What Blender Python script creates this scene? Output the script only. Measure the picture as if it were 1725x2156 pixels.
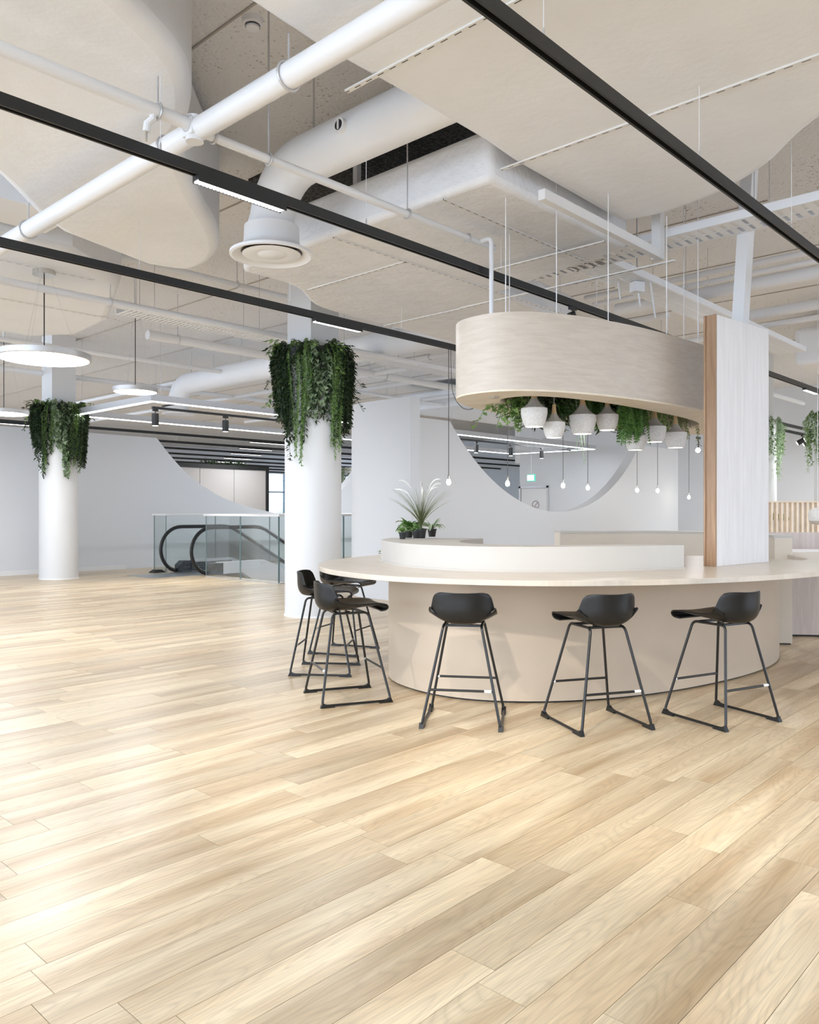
import bpy, bmesh, math, random
from mathutils import Vector, Matrix
random.seed(7)
scn = bpy.context.scene
for o in list(bpy.data.objects): bpy.data.objects.remove(o)

# ------------------------------------------------------------ camera, world, lights, exposure
F, CX, H, CAM = 1680.0, 862.5, 1074.0, 1.3          # focal length in photo pixels, principal x, horizon y, eye height
cd = bpy.data.cameras.new('camera'); cam = bpy.data.objects.new('camera', cd)
scn.collection.objects.link(cam); scn.camera = cam
cd.sensor_fit = 'HORIZONTAL'; cd.sensor_width = 36; cd.lens = 36*F/1725; cd.shift_y = -4/1725
cd.clip_end = 300
cam.location = (0, 0, CAM); cam.rotation_euler = (math.radians(90), 0, 0)

world = bpy.data.worlds.new('world'); scn.world = world; world.use_nodes = True
world.node_tree.nodes['Background'].inputs[0].default_value = (0.70, 0.83, 1.0, 1)
world.node_tree.nodes['Background'].inputs[1].default_value = 3.5
vs = scn.view_settings
vs.view_transform = 'Standard'; vs.look = 'None'; vs.exposure = 0.6; vs.gamma = 1; vs.use_curve_mapping = False

# ------------------------------------------------------------ frames and helpers
TH = math.radians(43); SU, CU = math.sin(TH), math.cos(TH)      # building axes: u along planks and tracks, w across
TA = math.radians(50); SA, CA = math.sin(TA), math.cos(TA)      # long axis of the bar
UANG = math.radians(47)
def uw(u, w, z=0.0): return Vector((SU*u - CU*w, CU*u + SU*w, z))
def to_uw(p): return (SU*p[0] + CU*p[1], -CU*p[0] + SU*p[1])
def ab(a, b, z=0.0): return Vector((SA*a - CA*b, CA*a + SA*b, z))
def PY(px, py, Y): return Vector(((px-CX)/F*Y, Y, CAM - (py-H)/F*Y))
def PZ(px, py, z):
    return PY(px, py, (CAM-z)*F/(py-H))
def ray_w(px, w):
    r = (px-CX)/F; return w*(r*SU+CU)/(SU-CU*r)
def ray_u(px, u):
    r = (px-CX)/F; return u*(SU-CU*r)/(r*SU+CU)
def z_at(py, Y): return CAM - (py-H)/F*Y

COL = scn.collection
class MB:
    def __init__(s): s.v = []; s.f = []
    def add(s, vs, fs):
        n = len(s.v); s.v += [tuple(v) for v in vs]; s.f += [tuple(i+n for i in f) for f in fs]; return s
    def box(s, c, sx, sy, sz, ang=0.0, rot=None):
        M = rot or Matrix.Rotation(ang, 3, 'Z'); c = Vector(c)
        vs = [c + M @ Vector((x*sx/2, y*sy/2, z*sz/2)) for x in (-1,1) for y in (-1,1) for z in (-1,1)]
        return s.add(vs, [(0,1,3,2),(4,6,7,5),(0,4,5,1),(2,3,7,6),(0,2,6,4),(1,5,7,3)])
    def ubox(s, u0, u1, w0, w1, z0, z1):
        return s.box(uw((u0+u1)/2, (w0+w1)/2, (z0+z1)/2), abs(u1-u0), abs(w1-w0), abs(z1-z0), UANG)
    def tube(s, path, r, n=8, cap=True, closed=False, flat=None):
        path = [Vector(p) for p in path]; m = len(path); rings = []; prev = None
        for i, p in enumerate(path):
            if closed: d = path[(i+1) % m] - path[i-1]
            else: d = path[min(i+1, m-1)] - path[max(i-1, 0)]
            d.normalize()
            if prev is None:
                a = Vector((0,0,1)) if abs(d.z) < .9 else Vector((1,0,0))
                x = d.cross(a).normalized()
            else:
                x = (prev - d*prev.dot(d)); x = x.normalized() if x.length > 1e-6 else d.orthogonal().normalized()
            prev = x; y = d.cross(x)
            rr = r[i] if isinstance(r, (list, tuple)) else r
            ry = rr if flat is None else rr*flat
            rings.append([p + x*rr*math.cos(2*math.pi*k/n) + y*ry*math.sin(2*math.pi*k/n) for k in range(n)])
        vs = [v for q in rings for v in q]; fs = []
        for i in range(m if closed else m-1):
            j = (i+1) % m
            for k in range(n): fs.append((i*n+k, i*n+(k+1) % n, j*n+(k+1) % n, j*n+k))
        if cap and not closed: fs += [tuple(range(n))[::-1], tuple((m-1)*n+k for k in range(n))]
        return s.add(vs, fs)
    def lathe(s, prof, n=32, c=(0,0,0), cap0=True, cap1=True):
        c = Vector(c); vs = []; fs = []; m = len(prof)
        for r, z in prof:
            for k in range(n):
                t = 2*math.pi*k/n; vs.append(c + Vector((r*math.cos(t), r*math.sin(t), z)))
        for i in range(m-1):
            for k in range(n): fs.append((i*n+k, i*n+(k+1) % n, (i+1)*n+(k+1) % n, (i+1)*n+k))
        if cap0: fs.append(tuple(range(n))[::-1])
        if cap1: fs.append(tuple((m-1)*n+k for k in range(n)))
        return s.add(vs, fs)
    def prism(s, pts, z0, z1):
        """plan outline (x,y) extruded from z0 to z1"""
        n = len(pts); vs = [(p[0], p[1], z0) for p in pts] + [(p[0], p[1], z1) for p in pts]
        fs = [tuple(range(n))[::-1], tuple(range(n, 2*n))] + [(i, (i+1) % n, n+(i+1) % n, n+i) for i in range(n)]
        return s.add(vs, fs)
    def sheet(s, pts, thick):
        """3D planar outline extruded by the vector thick"""
        n = len(pts); t = Vector(thick); vs = [Vector(p) for p in pts] + [Vector(p)+t for p in pts]
        fs = [tuple(range(n))[::-1], tuple(range(n, 2*n))] + [(i, (i+1) % n, n+(i+1) % n, n+i) for i in range(n)]
        return s.add(vs, fs)
    def leaf(s, p, d, nrm, l, w, droop=.15):
        d = d.normalized(); sd = d.cross(nrm)
        sd = sd.normalized() if sd.length > 1e-5 else d.orthogonal().normalized()
        n2 = sd.cross(d)
        m = p + d*l*.45
        return s.add([p, m + sd*w/2 + n2*w*.15, p + d*l - n2*l*droop, m - sd*w/2 + n2*w*.15], [(0,1,2),(0,2,3)])
    def mesh(s, name, off=Vector((0,0,0)), smooth=True, angle=35):
        me = bpy.data.meshes.new(name)
        me.from_pydata([(v[0]-off[0], v[1]-off[1], v[2]-off[2]) for v in s.v], [], s.f)
        bm = bmesh.new(); bm.from_mesh(me); bmesh.ops.recalc_face_normals(bm, faces=bm.faces); bm.to_mesh(me); bm.free()
        if smooth:
            me.polygons.foreach_set('use_smooth', [True]*len(me.polygons))
            me.set_sharp_from_angle(angle=math.radians(angle))
        return me
    def build(s, name, m, parent=None, label=None, cat=None, group=None, kind=None, smooth=True, local=False, bevel=0, angle=35):
        off = Vector((0,0,0))
        if not local:
            if parent is not None:
                q = parent
                while q is not None: off += q.location; q = q.parent
            else:
                xs = [v[0] for v in s.v]; ys = [v[1] for v in s.v]; zs = [v[2] for v in s.v]
                off = Vector(((min(xs)+max(xs))/2, (min(ys)+max(ys))/2, min(zs)))
        me = s.mesh(name, off, smooth, angle); me.materials.append(m)
        o = bpy.data.objects.new(name, me); COL.objects.link(o)
        if parent is not None: o.parent = parent
        elif not local: o.location = off
        if bevel:
            b = o.modifiers.new('bevel', 'BEVEL'); b.width = bevel; b.segments = 2; b.limit_method = 'ANGLE'; b.angle_limit = math.radians(40)
        return tag(o, label, cat, group, kind)
def tag(o, label=None, cat=None, group=None, kind=None):
    if label: o['label'] = label
    if cat: o['category'] = cat
    if group: o['group'] = group
    if kind: o['kind'] = kind
    return o
def thing(name, loc, label, cat, group=None, rz=0):
    o = bpy.data.objects.new(name, None); COL.objects.link(o); o.location = loc; o.rotation_euler = (0,0,rz)
    o.empty_display_size = .1
    return tag(o, label, cat, group)
def copy_tree(o, parent=None):
    c = o.copy(); COL.objects.link(c); c.parent = parent
    for ch in list(o.children): copy_tree(ch, c)
    return c
def arc(c, r, a0, a1, n, ex=Vector((1,0,0)), ey=Vector((0,0,1))):
    c = Vector(c); return [c + ex*r*math.cos(a0+(a1-a0)*i/n) + ey*r*math.sin(a0+(a1-a0)*i/n) for i in range(n+1)]
def smooth_path(pts, n=6, closed=False):
    pts = [Vector(p) for p in pts]; m = len(pts); out = []
    rng = range(m) if closed else range(m-1)
    for i in rng:
        p0 = pts[(i-1) % m] if closed or i > 0 else pts[0]
        p1 = pts[i]; p2 = pts[(i+1) % m]
        p3 = pts[(i+2) % m] if closed or i+2 < m else pts[-1]
        for k in range(n):
            t = k/n
            out.append(.5*((2*p1)+(p2-p0)*t+(2*p0-5*p1+4*p2-p3)*t*t+(3*p1-p0-3*p2+p3)*t*t*t))
    if not closed: out.append(pts[-1])
    return out
def round_corners(pts, r, n=5):
    """open polyline with filleted corners"""
    pts = [Vector(p) for p in pts]; out = [pts[0]]
    for i in range(1, len(pts)-1):
        a = (pts[i-1]-pts[i]); b = (pts[i+1]-pts[i]); rr = min(r, a.length*.45, b.length*.45)
        p0 = pts[i]+a.normalized()*rr; p1 = pts[i]+b.normalized()*rr
        for k in range(n+1):
            t = k/n; out.append((1-t)**2*p0 + 2*t*(1-t)*pts[i] + t*t*p1)
    return out + [pts[-1]]


# ------------------------------------------------------------ flat ducts: plan outlines in (u, w), underside, top
ZD = 3.66; DUCTS = []
def rp(pts, n=5): return [(p.x, p.y) for p in smooth_path([Vector((a, b, 0)) for a, b in pts], n)]
DUCTS.append(('flat_duct', [(-3.5, -6), (-3.5, 3.1), (2.1, 3.12), (2.64, 3.17), (3.35, 3.17), (4.1, 3.19), (4.5, 3.23), (6.05, 3.25)] + rp([(6.1, 2.9), (6.0, 2.4), (5.75, 1.95), (5.3, 1.5), (4.9, .8), (4.7, -.5)]) + [(4.7, -6)], ZD, 4.48, 'widest flat white duct, its underside crossed by slotted strips', 'duct', .12))
DUCTS.append(('flat_duct', rp([(1.55, 3.35), (1.79, 3.49), (2.22, 3.73), (2.47, 4.0), (2.66, 4.35), (2.72, 4.62)]) + rp([(2.82, 4.70), (3.25, 5.22), (3.7, 5.68), (3.98, 6.0), (4.2, 6.35), (4.3, 6.7), (4.25, 7.0), (3.9, 7.12)]) + [(2.93, 6.81), (2.64, 6.56), (2.18, 6.04), (1.5, 5.4), (-3, 5.4), (-3, 3.3)], ZD, 4.5, 'wavy edged flat white duct under the crossing white pipes', 'duct', .13))
DUCTS.append(('flat_duct', [(4.35, 3.3), (4.35, 6.15)] + rp([(4.45, 6.3), (5.1, 6.35), (5.7, 6.75), (6.3, 6.85)]) + [(8.6, 6.9), (8.6, 5.2), (6.7, 5.0), (6.3, 3.3)], 3.55, 3.92, 'flat wrapped duct ending above the oval canopy', 'duct_wrap', .05))
DUCTS.append(('flat_duct', [(-3, 7.6), (3.4, 7.6), (4.2, 8.2), (4.9, 9.9), (5.0, 11.0), (4.6, 11.6), (-3, 11.6)], 3.74, 4.5, 'flat white duct over the largest disc pendant', 'duct', .1))
DUCTS.append(('flat_duct', [(9.6, 7.4), (14, 7.4), (14, 9.4), (9.6, 9.4)], 4.06, 4.4, 'boxy white duct above the wing wall', 'duct_wrap', .05))
DUCTS.append(('flat_duct', [(13.5, -1), (17.5, -1), (17.5, 4.2), (13.5, 4.2)], 3.6, 4.2, 'boxy white duct far behind the fin', 'duct', .08))
DUCTS.append(('flat_duct', [(15, 9.6), (20, 9.6), (20, 14.4), (15, 14.4)], 3.85, 4.3, 'boxy white duct above the round wall opening', 'duct', .08))
def inside(poly, u, w):
    c = False; n = len(poly)
    for i in range(n):
        (a, b), (d, e) = poly[i], poly[i-1]
        if (b > w) != (e > w) and u < (d-a)*(w-b)/(e-b)+a: c = not c
    return c
def over(p, z=0.0):
    """height of the first ceiling surface above a point"""
    u, w = to_uw(p); best = 4.6
    for d in DUCTS:
        if d[2] > z and d[2] < best and inside(d[1], u, w): best = d[2]
    return best

# ------------------------------------------------------------ materials
def nodes_of(name):
    m = bpy.data.materials.new(name); m.use_nodes = True
    nt = m.node_tree; return m, nt, nt.nodes['Principled BSDF']
def N(nt, typ, **kw):
    n = nt.nodes.new(typ)
    for k, v in kw.items():
        if k.startswith('i_'): n.inputs[int(k[2:]) if k[2:].isdigit() else k[2:]].default_value = v
        else: setattr(n, k, v)
    return n
def plain(name, col, rough=.5, metal=0, bump=0, bscale=40, var=0, vscale=6, spec=None, emit=None, estr=0, coat=0):
    m, nt, b = nodes_of(name); L = nt.links
    b.inputs['Base Color'].default_value = (*col, 1); b.inputs['Roughness'].default_value = rough; b.inputs['Metallic'].default_value = metal
    if spec is not None: b.inputs['Specular IOR Level'].default_value = spec
    if coat: b.inputs['Coat Weight'].default_value = coat; b.inputs['Coat Roughness'].default_value = .15
    if emit: b.inputs['Emission Color'].default_value = (*emit, 1); b.inputs['Emission Strength'].default_value = estr
    if bump or var:
        tc = N(nt, 'ShaderNodeTexCoord')
    if bump:
        nz = N(nt, 'ShaderNodeTexNoise'); nz.inputs['Scale'].default_value = bscale; nz.inputs['Detail'].default_value = 4
        bp = N(nt, 'ShaderNodeBump'); bp.inputs['Strength'].default_value = bump; bp.inputs['Distance'].default_value = .02
        L.new(tc.outputs['Object'], nz.inputs['Vector']); L.new(nz.outputs['Fac'], bp.inputs['Height']); L.new(bp.outputs['Normal'], b.inputs['Normal'])
    if var:
        nz = N(nt, 'ShaderNodeTexNoise'); nz.inputs['Scale'].default_value = vscale; nz.inputs['Detail'].default_value = 5
        cr = N(nt, 'ShaderNodeValToRGB')
        cr.color_ramp.elements[0].position = .3; cr.color_ramp.elements[1].position = .7
        cr.color_ramp.elements[0].color = (*[max(0, c*(1-var)) for c in col], 1); cr.color_ramp.elements[1].color = (*[min(1, c*(1+var)) for c in col], 1)
        L.new(tc.outputs['Object'], nz.inputs['Vector']); L.new(nz.outputs['Fac'], cr.inputs['Fac']); L.new(cr.outputs['Color'], b.inputs['Base Color'])
    return m
def wood(name, c0, c1, rough=.45, axis=(1,1,12), scale=3, ang=0, bump=.05):
    """straight grain; axis = stretch of the noise in object space"""
    m, nt, b = nodes_of(name); L = nt.links
    tc = N(nt, 'ShaderNodeTexCoord'); mp = N(nt, 'ShaderNodeMapping'); mp.inputs['Scale'].default_value = axis; mp.inputs['Rotation'].default_value = (0,0,ang)
    nz = N(nt, 'ShaderNodeTexNoise'); nz.inputs['Scale'].default_value = scale; nz.inputs['Detail'].default_value = 7; nz.inputs['Distortion'].default_value = .6
    n2 = N(nt, 'ShaderNodeTexNoise'); n2.inputs['Scale'].default_value = scale*9; n2.inputs['Detail'].default_value = 3
    mx = N(nt, 'ShaderNodeMath', operation='MULTIPLY_ADD'); mx.inputs[1].default_value = .35
    cr = N(nt, 'ShaderNodeValToRGB'); cr.color_ramp.elements[0].position = .38; cr.color_ramp.elements[1].position = .85
    cr.color_ramp.elements[0].color = (*c0, 1); cr.color_ramp.elements[1].color = (*c1, 1)
    L.new(tc.outputs['Object'], mp.inputs['Vector']); L.new(mp.outputs['Vector'], nz.inputs['Vector']); L.new(mp.outputs['Vector'], n2.inputs['Vector'])
    L.new(n2.outputs['Fac'], mx.inputs[0]); L.new(nz.outputs['Fac'], mx.inputs[2]); L.new(mx.outputs[0], cr.inputs['Fac']); L.new(cr.outputs['Color'], b.inputs['Base Color'])
    b.inputs['Roughness'].default_value = rough
    bp = N(nt, 'ShaderNodeBump'); bp.inputs['Strength'].default_value = bump; bp.inputs['Distance'].default_value = .004
    L.new(mx.outputs[0], bp.inputs['Height']); L.new(bp.outputs['Normal'], b.inputs['Normal'])
    return m
def floor_mat():
    m, nt, b = nodes_of('oak_plank'); L = nt.links
    geo = N(nt, 'ShaderNodeNewGeometry'); oi = N(nt, 'ShaderNodeObjectInfo')
    rs = N(nt, 'ShaderNodeMath', operation='ADD'); L.new(geo.outputs['Random Per Island'], rs.inputs[0]); L.new(oi.outputs['Random'], rs.inputs[1])
    fr = N(nt, 'ShaderNodeMath', operation='FRACT'); L.new(rs.outputs[0], fr.inputs[0])
    mp = N(nt, 'ShaderNodeMapping'); L.new(geo.outputs['Position'], mp.inputs['Vector'])
    off = N(nt, 'ShaderNodeMath', operation='MULTIPLY'); off.inputs[1].default_value = 57.0; L.new(fr.outputs[0], off.inputs[0])
    cmb = N(nt, 'ShaderNodeCombineXYZ'); L.new(off.outputs[0], cmb.inputs[0]); L.new(off.outputs[0], cmb.inputs[2])
    ad = N(nt, 'ShaderNodeVectorMath', operation='ADD'); L.new(mp.outputs[0], ad.inputs[0]); L.new(cmb.outputs[0], ad.inputs[1])
    def noise(sc, scale, detail, dist=0):
        q = N(nt, 'ShaderNodeMapping'); q.inputs['Scale'].default_value = sc; L.new(ad.outputs[0], q.inputs['Vector'])
        z = N(nt, 'ShaderNodeTexNoise'); z.inputs['Scale'].default_value = scale; z.inputs['Detail'].default_value = detail; z.inputs['Distortion'].default_value = dist
        L.new(q.outputs[0], z.inputs['Vector']); return z
    broad = noise((.55, 6, 1), 1.0, 2.5, .7); fine = noise((2, 60, 1), 2.2, 5, .3)
    cath = noise((1.1, 7.5, 1), 1.1, 1, .2)                     # contour lines of a stretched noise: cathedral figure
    sn = N(nt, 'ShaderNodeMath', operation='MULTIPLY'); sn.inputs[1].default_value = 62; L.new(cath.outputs['Fac'], sn.inputs[0])
    si = N(nt, 'ShaderNodeMath', operation='SINE'); L.new(sn.outputs[0], si.inputs[0])
    ab_ = N(nt, 'ShaderNodeMath', operation='ABSOLUTE'); L.new(si.outputs[0], ab_.inputs[0])
    pw = N(nt, 'ShaderNodeMath', operation='POWER'); pw.inputs[1].default_value = .6; L.new(ab_.outputs[0], pw.inputs[0])
    cr = N(nt, 'ShaderNodeValToRGB'); e = cr.color_ramp.elements
    e[0].position = .28; e[0].color = (.50, .345, .19, 1); e[1].position = .64; e[1].color = (.80, .66, .455, 1)
    L.new(broad.outputs['Fac'], cr.inputs['Fac'])
    m1 = N(nt, 'ShaderNodeMixRGB', blend_type='MULTIPLY'); m1.inputs['Fac'].default_value = .16
    L.new(cr.outputs[0], m1.inputs[1]); L.new(pw.outputs[0], m1.inputs[2])
    f2 = N(nt, 'ShaderNodeMapRange'); f2.inputs['From Min'].default_value = .3; f2.inputs['From Max'].default_value = .7; f2.inputs['To Min'].default_value = .84; f2.inputs['To Max'].default_value = 1.08
    L.new(fine.outputs['Fac'], f2.inputs['Value'])
    m2 = N(nt, 'ShaderNodeMixRGB', blend_type='MULTIPLY'); m2.inputs['Fac'].default_value = 1; L.new(m1.outputs[0], m2.inputs[1]); L.new(f2.outputs[0], m2.inputs[2])
    f3 = N(nt, 'ShaderNodeMapRange'); f3.inputs['To Min'].default_value = .84; f3.inputs['To Max'].default_value = 1.1; L.new(fr.outputs[0], f3.inputs['Value'])
    m3 = N(nt, 'ShaderNodeMixRGB', blend_type='MULTIPLY'); m3.inputs['Fac'].default_value = 1; L.new(m2.outputs[0], m3.inputs[1]); L.new(f3.outputs[0], m3.inputs[2])
    L.new(m3.outputs[0], b.inputs['Base Color']); b.inputs['Roughness'].default_value = .42; b.inputs['Specular IOR Level'].default_value = .5; b.inputs['Coat Weight'].default_value = .45; b.inputs['Coat Roughness'].default_value = .28
    bp = N(nt, 'ShaderNodeBump'); bp.inputs['Strength'].default_value = .08; bp.inputs['Distance'].default_value = .003
    L.new(fine.outputs['Fac'], bp.inputs['Height']); L.new(bp.outputs[0], b.inputs['Normal'])
    return m
def slab_mat(name, base, dark, amount, scale=26):
    """sprayed acoustic plaster: granular relief with dark pits"""
    m, nt, b = nodes_of(name); L = nt.links
    geo = N(nt, 'ShaderNodeNewGeometry')
    nz = N(nt, 'ShaderNodeTexNoise'); nz.inputs['Scale'].default_value = scale; nz.inputs['Detail'].default_value = 5; L.new(geo.outputs['Position'], nz.inputs['Vector'])
    big = N(nt, 'ShaderNodeTexNoise'); big.inputs['Scale'].default_value = 1.1; big.inputs['Detail'].default_value = 2; L.new(geo.outputs['Position'], big.inputs['Vector'])
    sm = N(nt, 'ShaderNodeMath', operation='MULTIPLY_ADD'); sm.inputs[1].default_value = .35; L.new(big.outputs['Fac'], sm.inputs[0]); L.new(nz.outputs['Fac'], sm.inputs[2])
    cr = N(nt, 'ShaderNodeValToRGB'); e = cr.color_ramp.elements
    e[0].position = amount; e[0].color = (*dark, 1); e[1].position = amount+.1; e[1].color = (*base, 1)
    L.new(sm.outputs[0], cr.inputs['Fac']); L.new(cr.outputs[0], b.inputs['Base Color']); b.inputs['Roughness'].default_value = .95
    bp = N(nt, 'ShaderNodeBump'); bp.inputs['Strength'].default_value = .7; bp.inputs['Distance'].default_value = .03
    L.new(nz.outputs['Fac'], bp.inputs['Height']); L.new(bp.outputs[0], b.inputs['Normal'])
    return m
def glass_mat(name, tint):
    m, nt, b = nodes_of(name); L = nt.links; nt.nodes.remove(b); out = nt.nodes['Material Output']
    tr = N(nt, 'ShaderNodeBsdfTransparent'); tr.inputs[0].default_value = (*tint, 1)
    gl = N(nt, 'ShaderNodeBsdfGlossy'); gl.inputs['Roughness'].default_value = .02
    fz = N(nt, 'ShaderNodeLayerWeight'); fz.inputs[0].default_value = .12
    mx = N(nt, 'ShaderNodeMixShader'); L.new(fz.outputs[1], mx.inputs[0]); L.new(tr.outputs[0], mx.inputs[1]); L.new(gl.outputs[0], mx.inputs[2]); L.new(mx.outputs[0], out.inputs[0])
    return m
def leaf_mat(name, c0, c1, rough=.45):
    m, nt, b = nodes_of(name); L = nt.links
    geo = N(nt, 'ShaderNodeNewGeometry'); cr = N(nt, 'ShaderNodeValToRGB')
    cr.color_ramp.elements[0].color = (*c0, 1); cr.color_ramp.elements[1].color = (*c1, 1)
    L.new(geo.outputs['Random Per Island'], cr.inputs['Fac']); L.new(cr.outputs[0], b.inputs['Base Color']); b.inputs['Roughness'].default_value = rough
    return m
def strip_mat(name):
    """white painted slotted steel profile: a row of dark slots along local x"""
    m, nt, b = nodes_of(name); L = nt.links
    tc = N(nt, 'ShaderNodeTexCoord'); sp = N(nt, 'ShaderNodeSeparateXYZ'); L.new(tc.outputs['Object'], sp.inputs[0])
    a = N(nt, 'ShaderNodeMath', operation='MULTIPLY'); a.inputs[1].default_value = 1/.09; L.new(sp.outputs[0], a.inputs[0])
    fr = N(nt, 'ShaderNodeMath', operation='FRACT'); L.new(a.outputs[0], fr.inputs[0])
    lt = N(nt, 'ShaderNodeMath', operation='LESS_THAN'); lt.inputs[1].default_value = .5; L.new(fr.outputs[0], lt.inputs[0])
    ay = N(nt, 'ShaderNodeMath', operation='ABSOLUTE'); L.new(sp.outputs[1], ay.inputs[0])
    l2 = N(nt, 'ShaderNodeMath', operation='LESS_THAN'); l2.inputs[1].default_value = .0035; L.new(ay.outputs[0], l2.inputs[0])
    mu = N(nt, 'ShaderNodeMath', operation='MULTIPLY'); L.new(lt.outputs[0], mu.inputs[0]); L.new(l2.outputs[0], mu.inputs[1])
    mx = N(nt, 'ShaderNodeMixRGB'); mx.inputs[1].default_value = (.8,.79,.78,1); mx.inputs[2].default_value = (.03,.03,.03,1); L.new(mu.outputs[0], mx.inputs['Fac'])
    L.new(mx.outputs[0], b.inputs['Base Color']); b.inputs['Roughness'].default_value = .5
    return m
M = {}
M['floor'] = floor_mat()
M['gap'] = plain('floor_joint', (.30,.22,.14), .8)
M['slab'] = slab_mat('sprayed_plaster', (.84,.83,.835), (.40,.35,.30), .43, 34)
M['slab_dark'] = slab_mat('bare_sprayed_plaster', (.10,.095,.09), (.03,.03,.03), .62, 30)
M['duct'] = plain('painted_duct_wrap', (.865,.88,.915), .6, bump=.5, bscale=5, var=.02, vscale=2)
M['duct_wrap'] = plain('painted_crumpled_wrap', (.84,.845,.87), .65, bump=.8, bscale=9, var=.04, vscale=4)
M['pipe'] = plain('white_painted_pipe', (.84,.845,.87), .4)
M['white'] = plain('white_paint', (.80,.80,.81), .55, bump=.03, bscale=60)
M['wall'] = plain('white_wall_paint', (.72,.735,.765), .6, bump=.02, bscale=80)
M['column'] = plain('white_column_paint', (.70,.70,.705), .5)
M['strip'] = strip_mat('slotted_profile')
M['black'] = plain('black_powder_coat', (.012,.012,.012), .45)
M['steel'] = plain('brushed_steel', (.55,.56,.57), .3, 1)
M['darksteel'] = plain('dark_steel', (.10,.115,.13), .35, .8, var=.5, vscale=25)
M['rubber'] = plain('black_rubber', (.01,.012,.013), .3)
M['shell'] = plain('black_shell', (.011,.0105,.010), .36, bump=.06, bscale=160, spec=.32)
M['frame'] = plain('black_tube', (.012,.012,.012), .35)
M['counter'] = wood('pale_counter_laminate', (.56,.485,.40), (.66,.585,.495), .3, (8,1.2,1), 2.0, 0, .02)
M['counter_edge'] = wood('counter_edge_band', (.58,.46,.34), (.70,.60,.48), .4, (1,1,10), 3)
M['base'] = plain('sand_laminate', (.56,.46,.355), .55, var=.03, vscale=3)
M['curb'] = plain('pale_stone_laminate', (.57,.54,.50), .5, var=.02, vscale=3)
M['birch'] = wood('birch_plywood', (.52,.45,.38), (.62,.55,.475), .5, (2,2,15), 2.6, 0, .05)
M['birch_under'] = wood('birch_plywood_underside', (.72,.62,.48), (.82,.73,.60), .5, (5,1.2,1), 2.2, 0, .02)
M['palewood'] = wood('pale_wood_veneer', (.74,.715,.72), (.84,.82,.825), .5, (14,14,.9), 2.2)
M['oak'] = wood('brown_oak_edge', (.27,.155,.085), (.43,.275,.165), .5, (12,12,.8), 2.2)
M['greywood'] = wood('grey_oak_veneer', (.50,.42,.38), (.64,.56,.52), .5, (14,14,1.0), 2.2)
M['slatwood'] = plain('light_slat_wood', (.72,.60,.47), .5, var=.08, vscale=9)
M['beige'] = plain('beige_laminate', (.72,.64,.54), .5, var=.03, vscale=2)
M['stone'] = plain('speckled_white_stone', (.72,.69,.66), .7, var=.10, vscale=60, bump=.1, bscale=90)
M['cone'] = plain('grey_stone_neck', (.48,.44,.38), .7, var=.10, vscale=60)
M['neck'] = wood('turned_beech', (.55,.36,.18), (.70,.50,.28), .45, (8,8,1), 3)
M['lamp'] = plain('lit_diffuser', (1,1,1), .5, emit=(1,.98,.96), estr=9)
M['lampwarm'] = plain('lit_pot_diffuser', (1,1,1), .5, emit=(1,.95,.88), estr=2.5)
M['led'] = plain('lit_led_strip', (1,1,1), .5, emit=(.95,.97,1), estr=5)
M['bulb'] = plain('lit_bulb', (1,1,1), .5, emit=(1,.93,.82), estr=30)
M['spotface'] = plain('lit_spot_lens', (1,1,1), .5, emit=(.95,.97,1), estr=120)
M['louvre'] = plain('lit_louvre_cell', (1,1,1), .3, emit=(1,.99,.97), estr=3.2)
M['glass'] = glass_mat('balustrade_glass', (.965,.988,.99))
M['paneedge'] = plain('glass_edge_teal', (.16,.24,.25), .3)
M['winglass'] = glass_mat('window_glass', (.86,.95,.98))
M['pot'] = plain('black_plastic_pot', (.02,.02,.02), .5)
M['soil'] = plain('soil', (.05,.035,.025), .9)
M['ivy'] = leaf_mat('ivy_dark', (.008,.018,.008), (.045,.085,.03))
M['vine'] = leaf_mat('vine_green', (.07,.16,.03), (.27,.42,.13))
M['pothos'] = leaf_mat('pothos_grey_green', (.12,.20,.09), (.36,.44,.28))
M['fern'] = leaf_mat('fern_green', (.03,.11,.02), (.14,.28,.05))
M['grass'] = leaf_mat('grass_olive', (.10,.14,.05), (.30,.33,.16))
M['plume'] = plain('white_plume', (.85,.84,.80), .8)
M['silver'] = leaf_mat('pale_variegated', (.25,.38,.22), (.55,.66,.45))
M['green'] = plain('green_sign', (.05,.42,.30), .4, emit=(.1,.6,.45), estr=.6)
M['signface'] = plain('lit_sign_face', (.95,1,.98), .4, emit=(.93,1,.97), estr=2.2)
M['signring'] = plain('sign_print', (.42,.36,.38), .5)
M['greyboard'] = plain('grey_wall_board', (.52,.50,.49), .6)
M['tagwhite'] = plain('white_label', (.85,.85,.85), .5)
M['chrome'] = plain('brushed_nickel', (.62,.6,.57), .25, 1)
M['rim'] = plain('satin_aluminium', (.62,.62,.64), .4, .6)

# ============================================================ SETTING
ZS = 4.6                                             # underside of the slab
HOLE = (9.0, 18.0, 11.30, 15.55)                     # stairwell opening u0,u1,w0,w1
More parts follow.
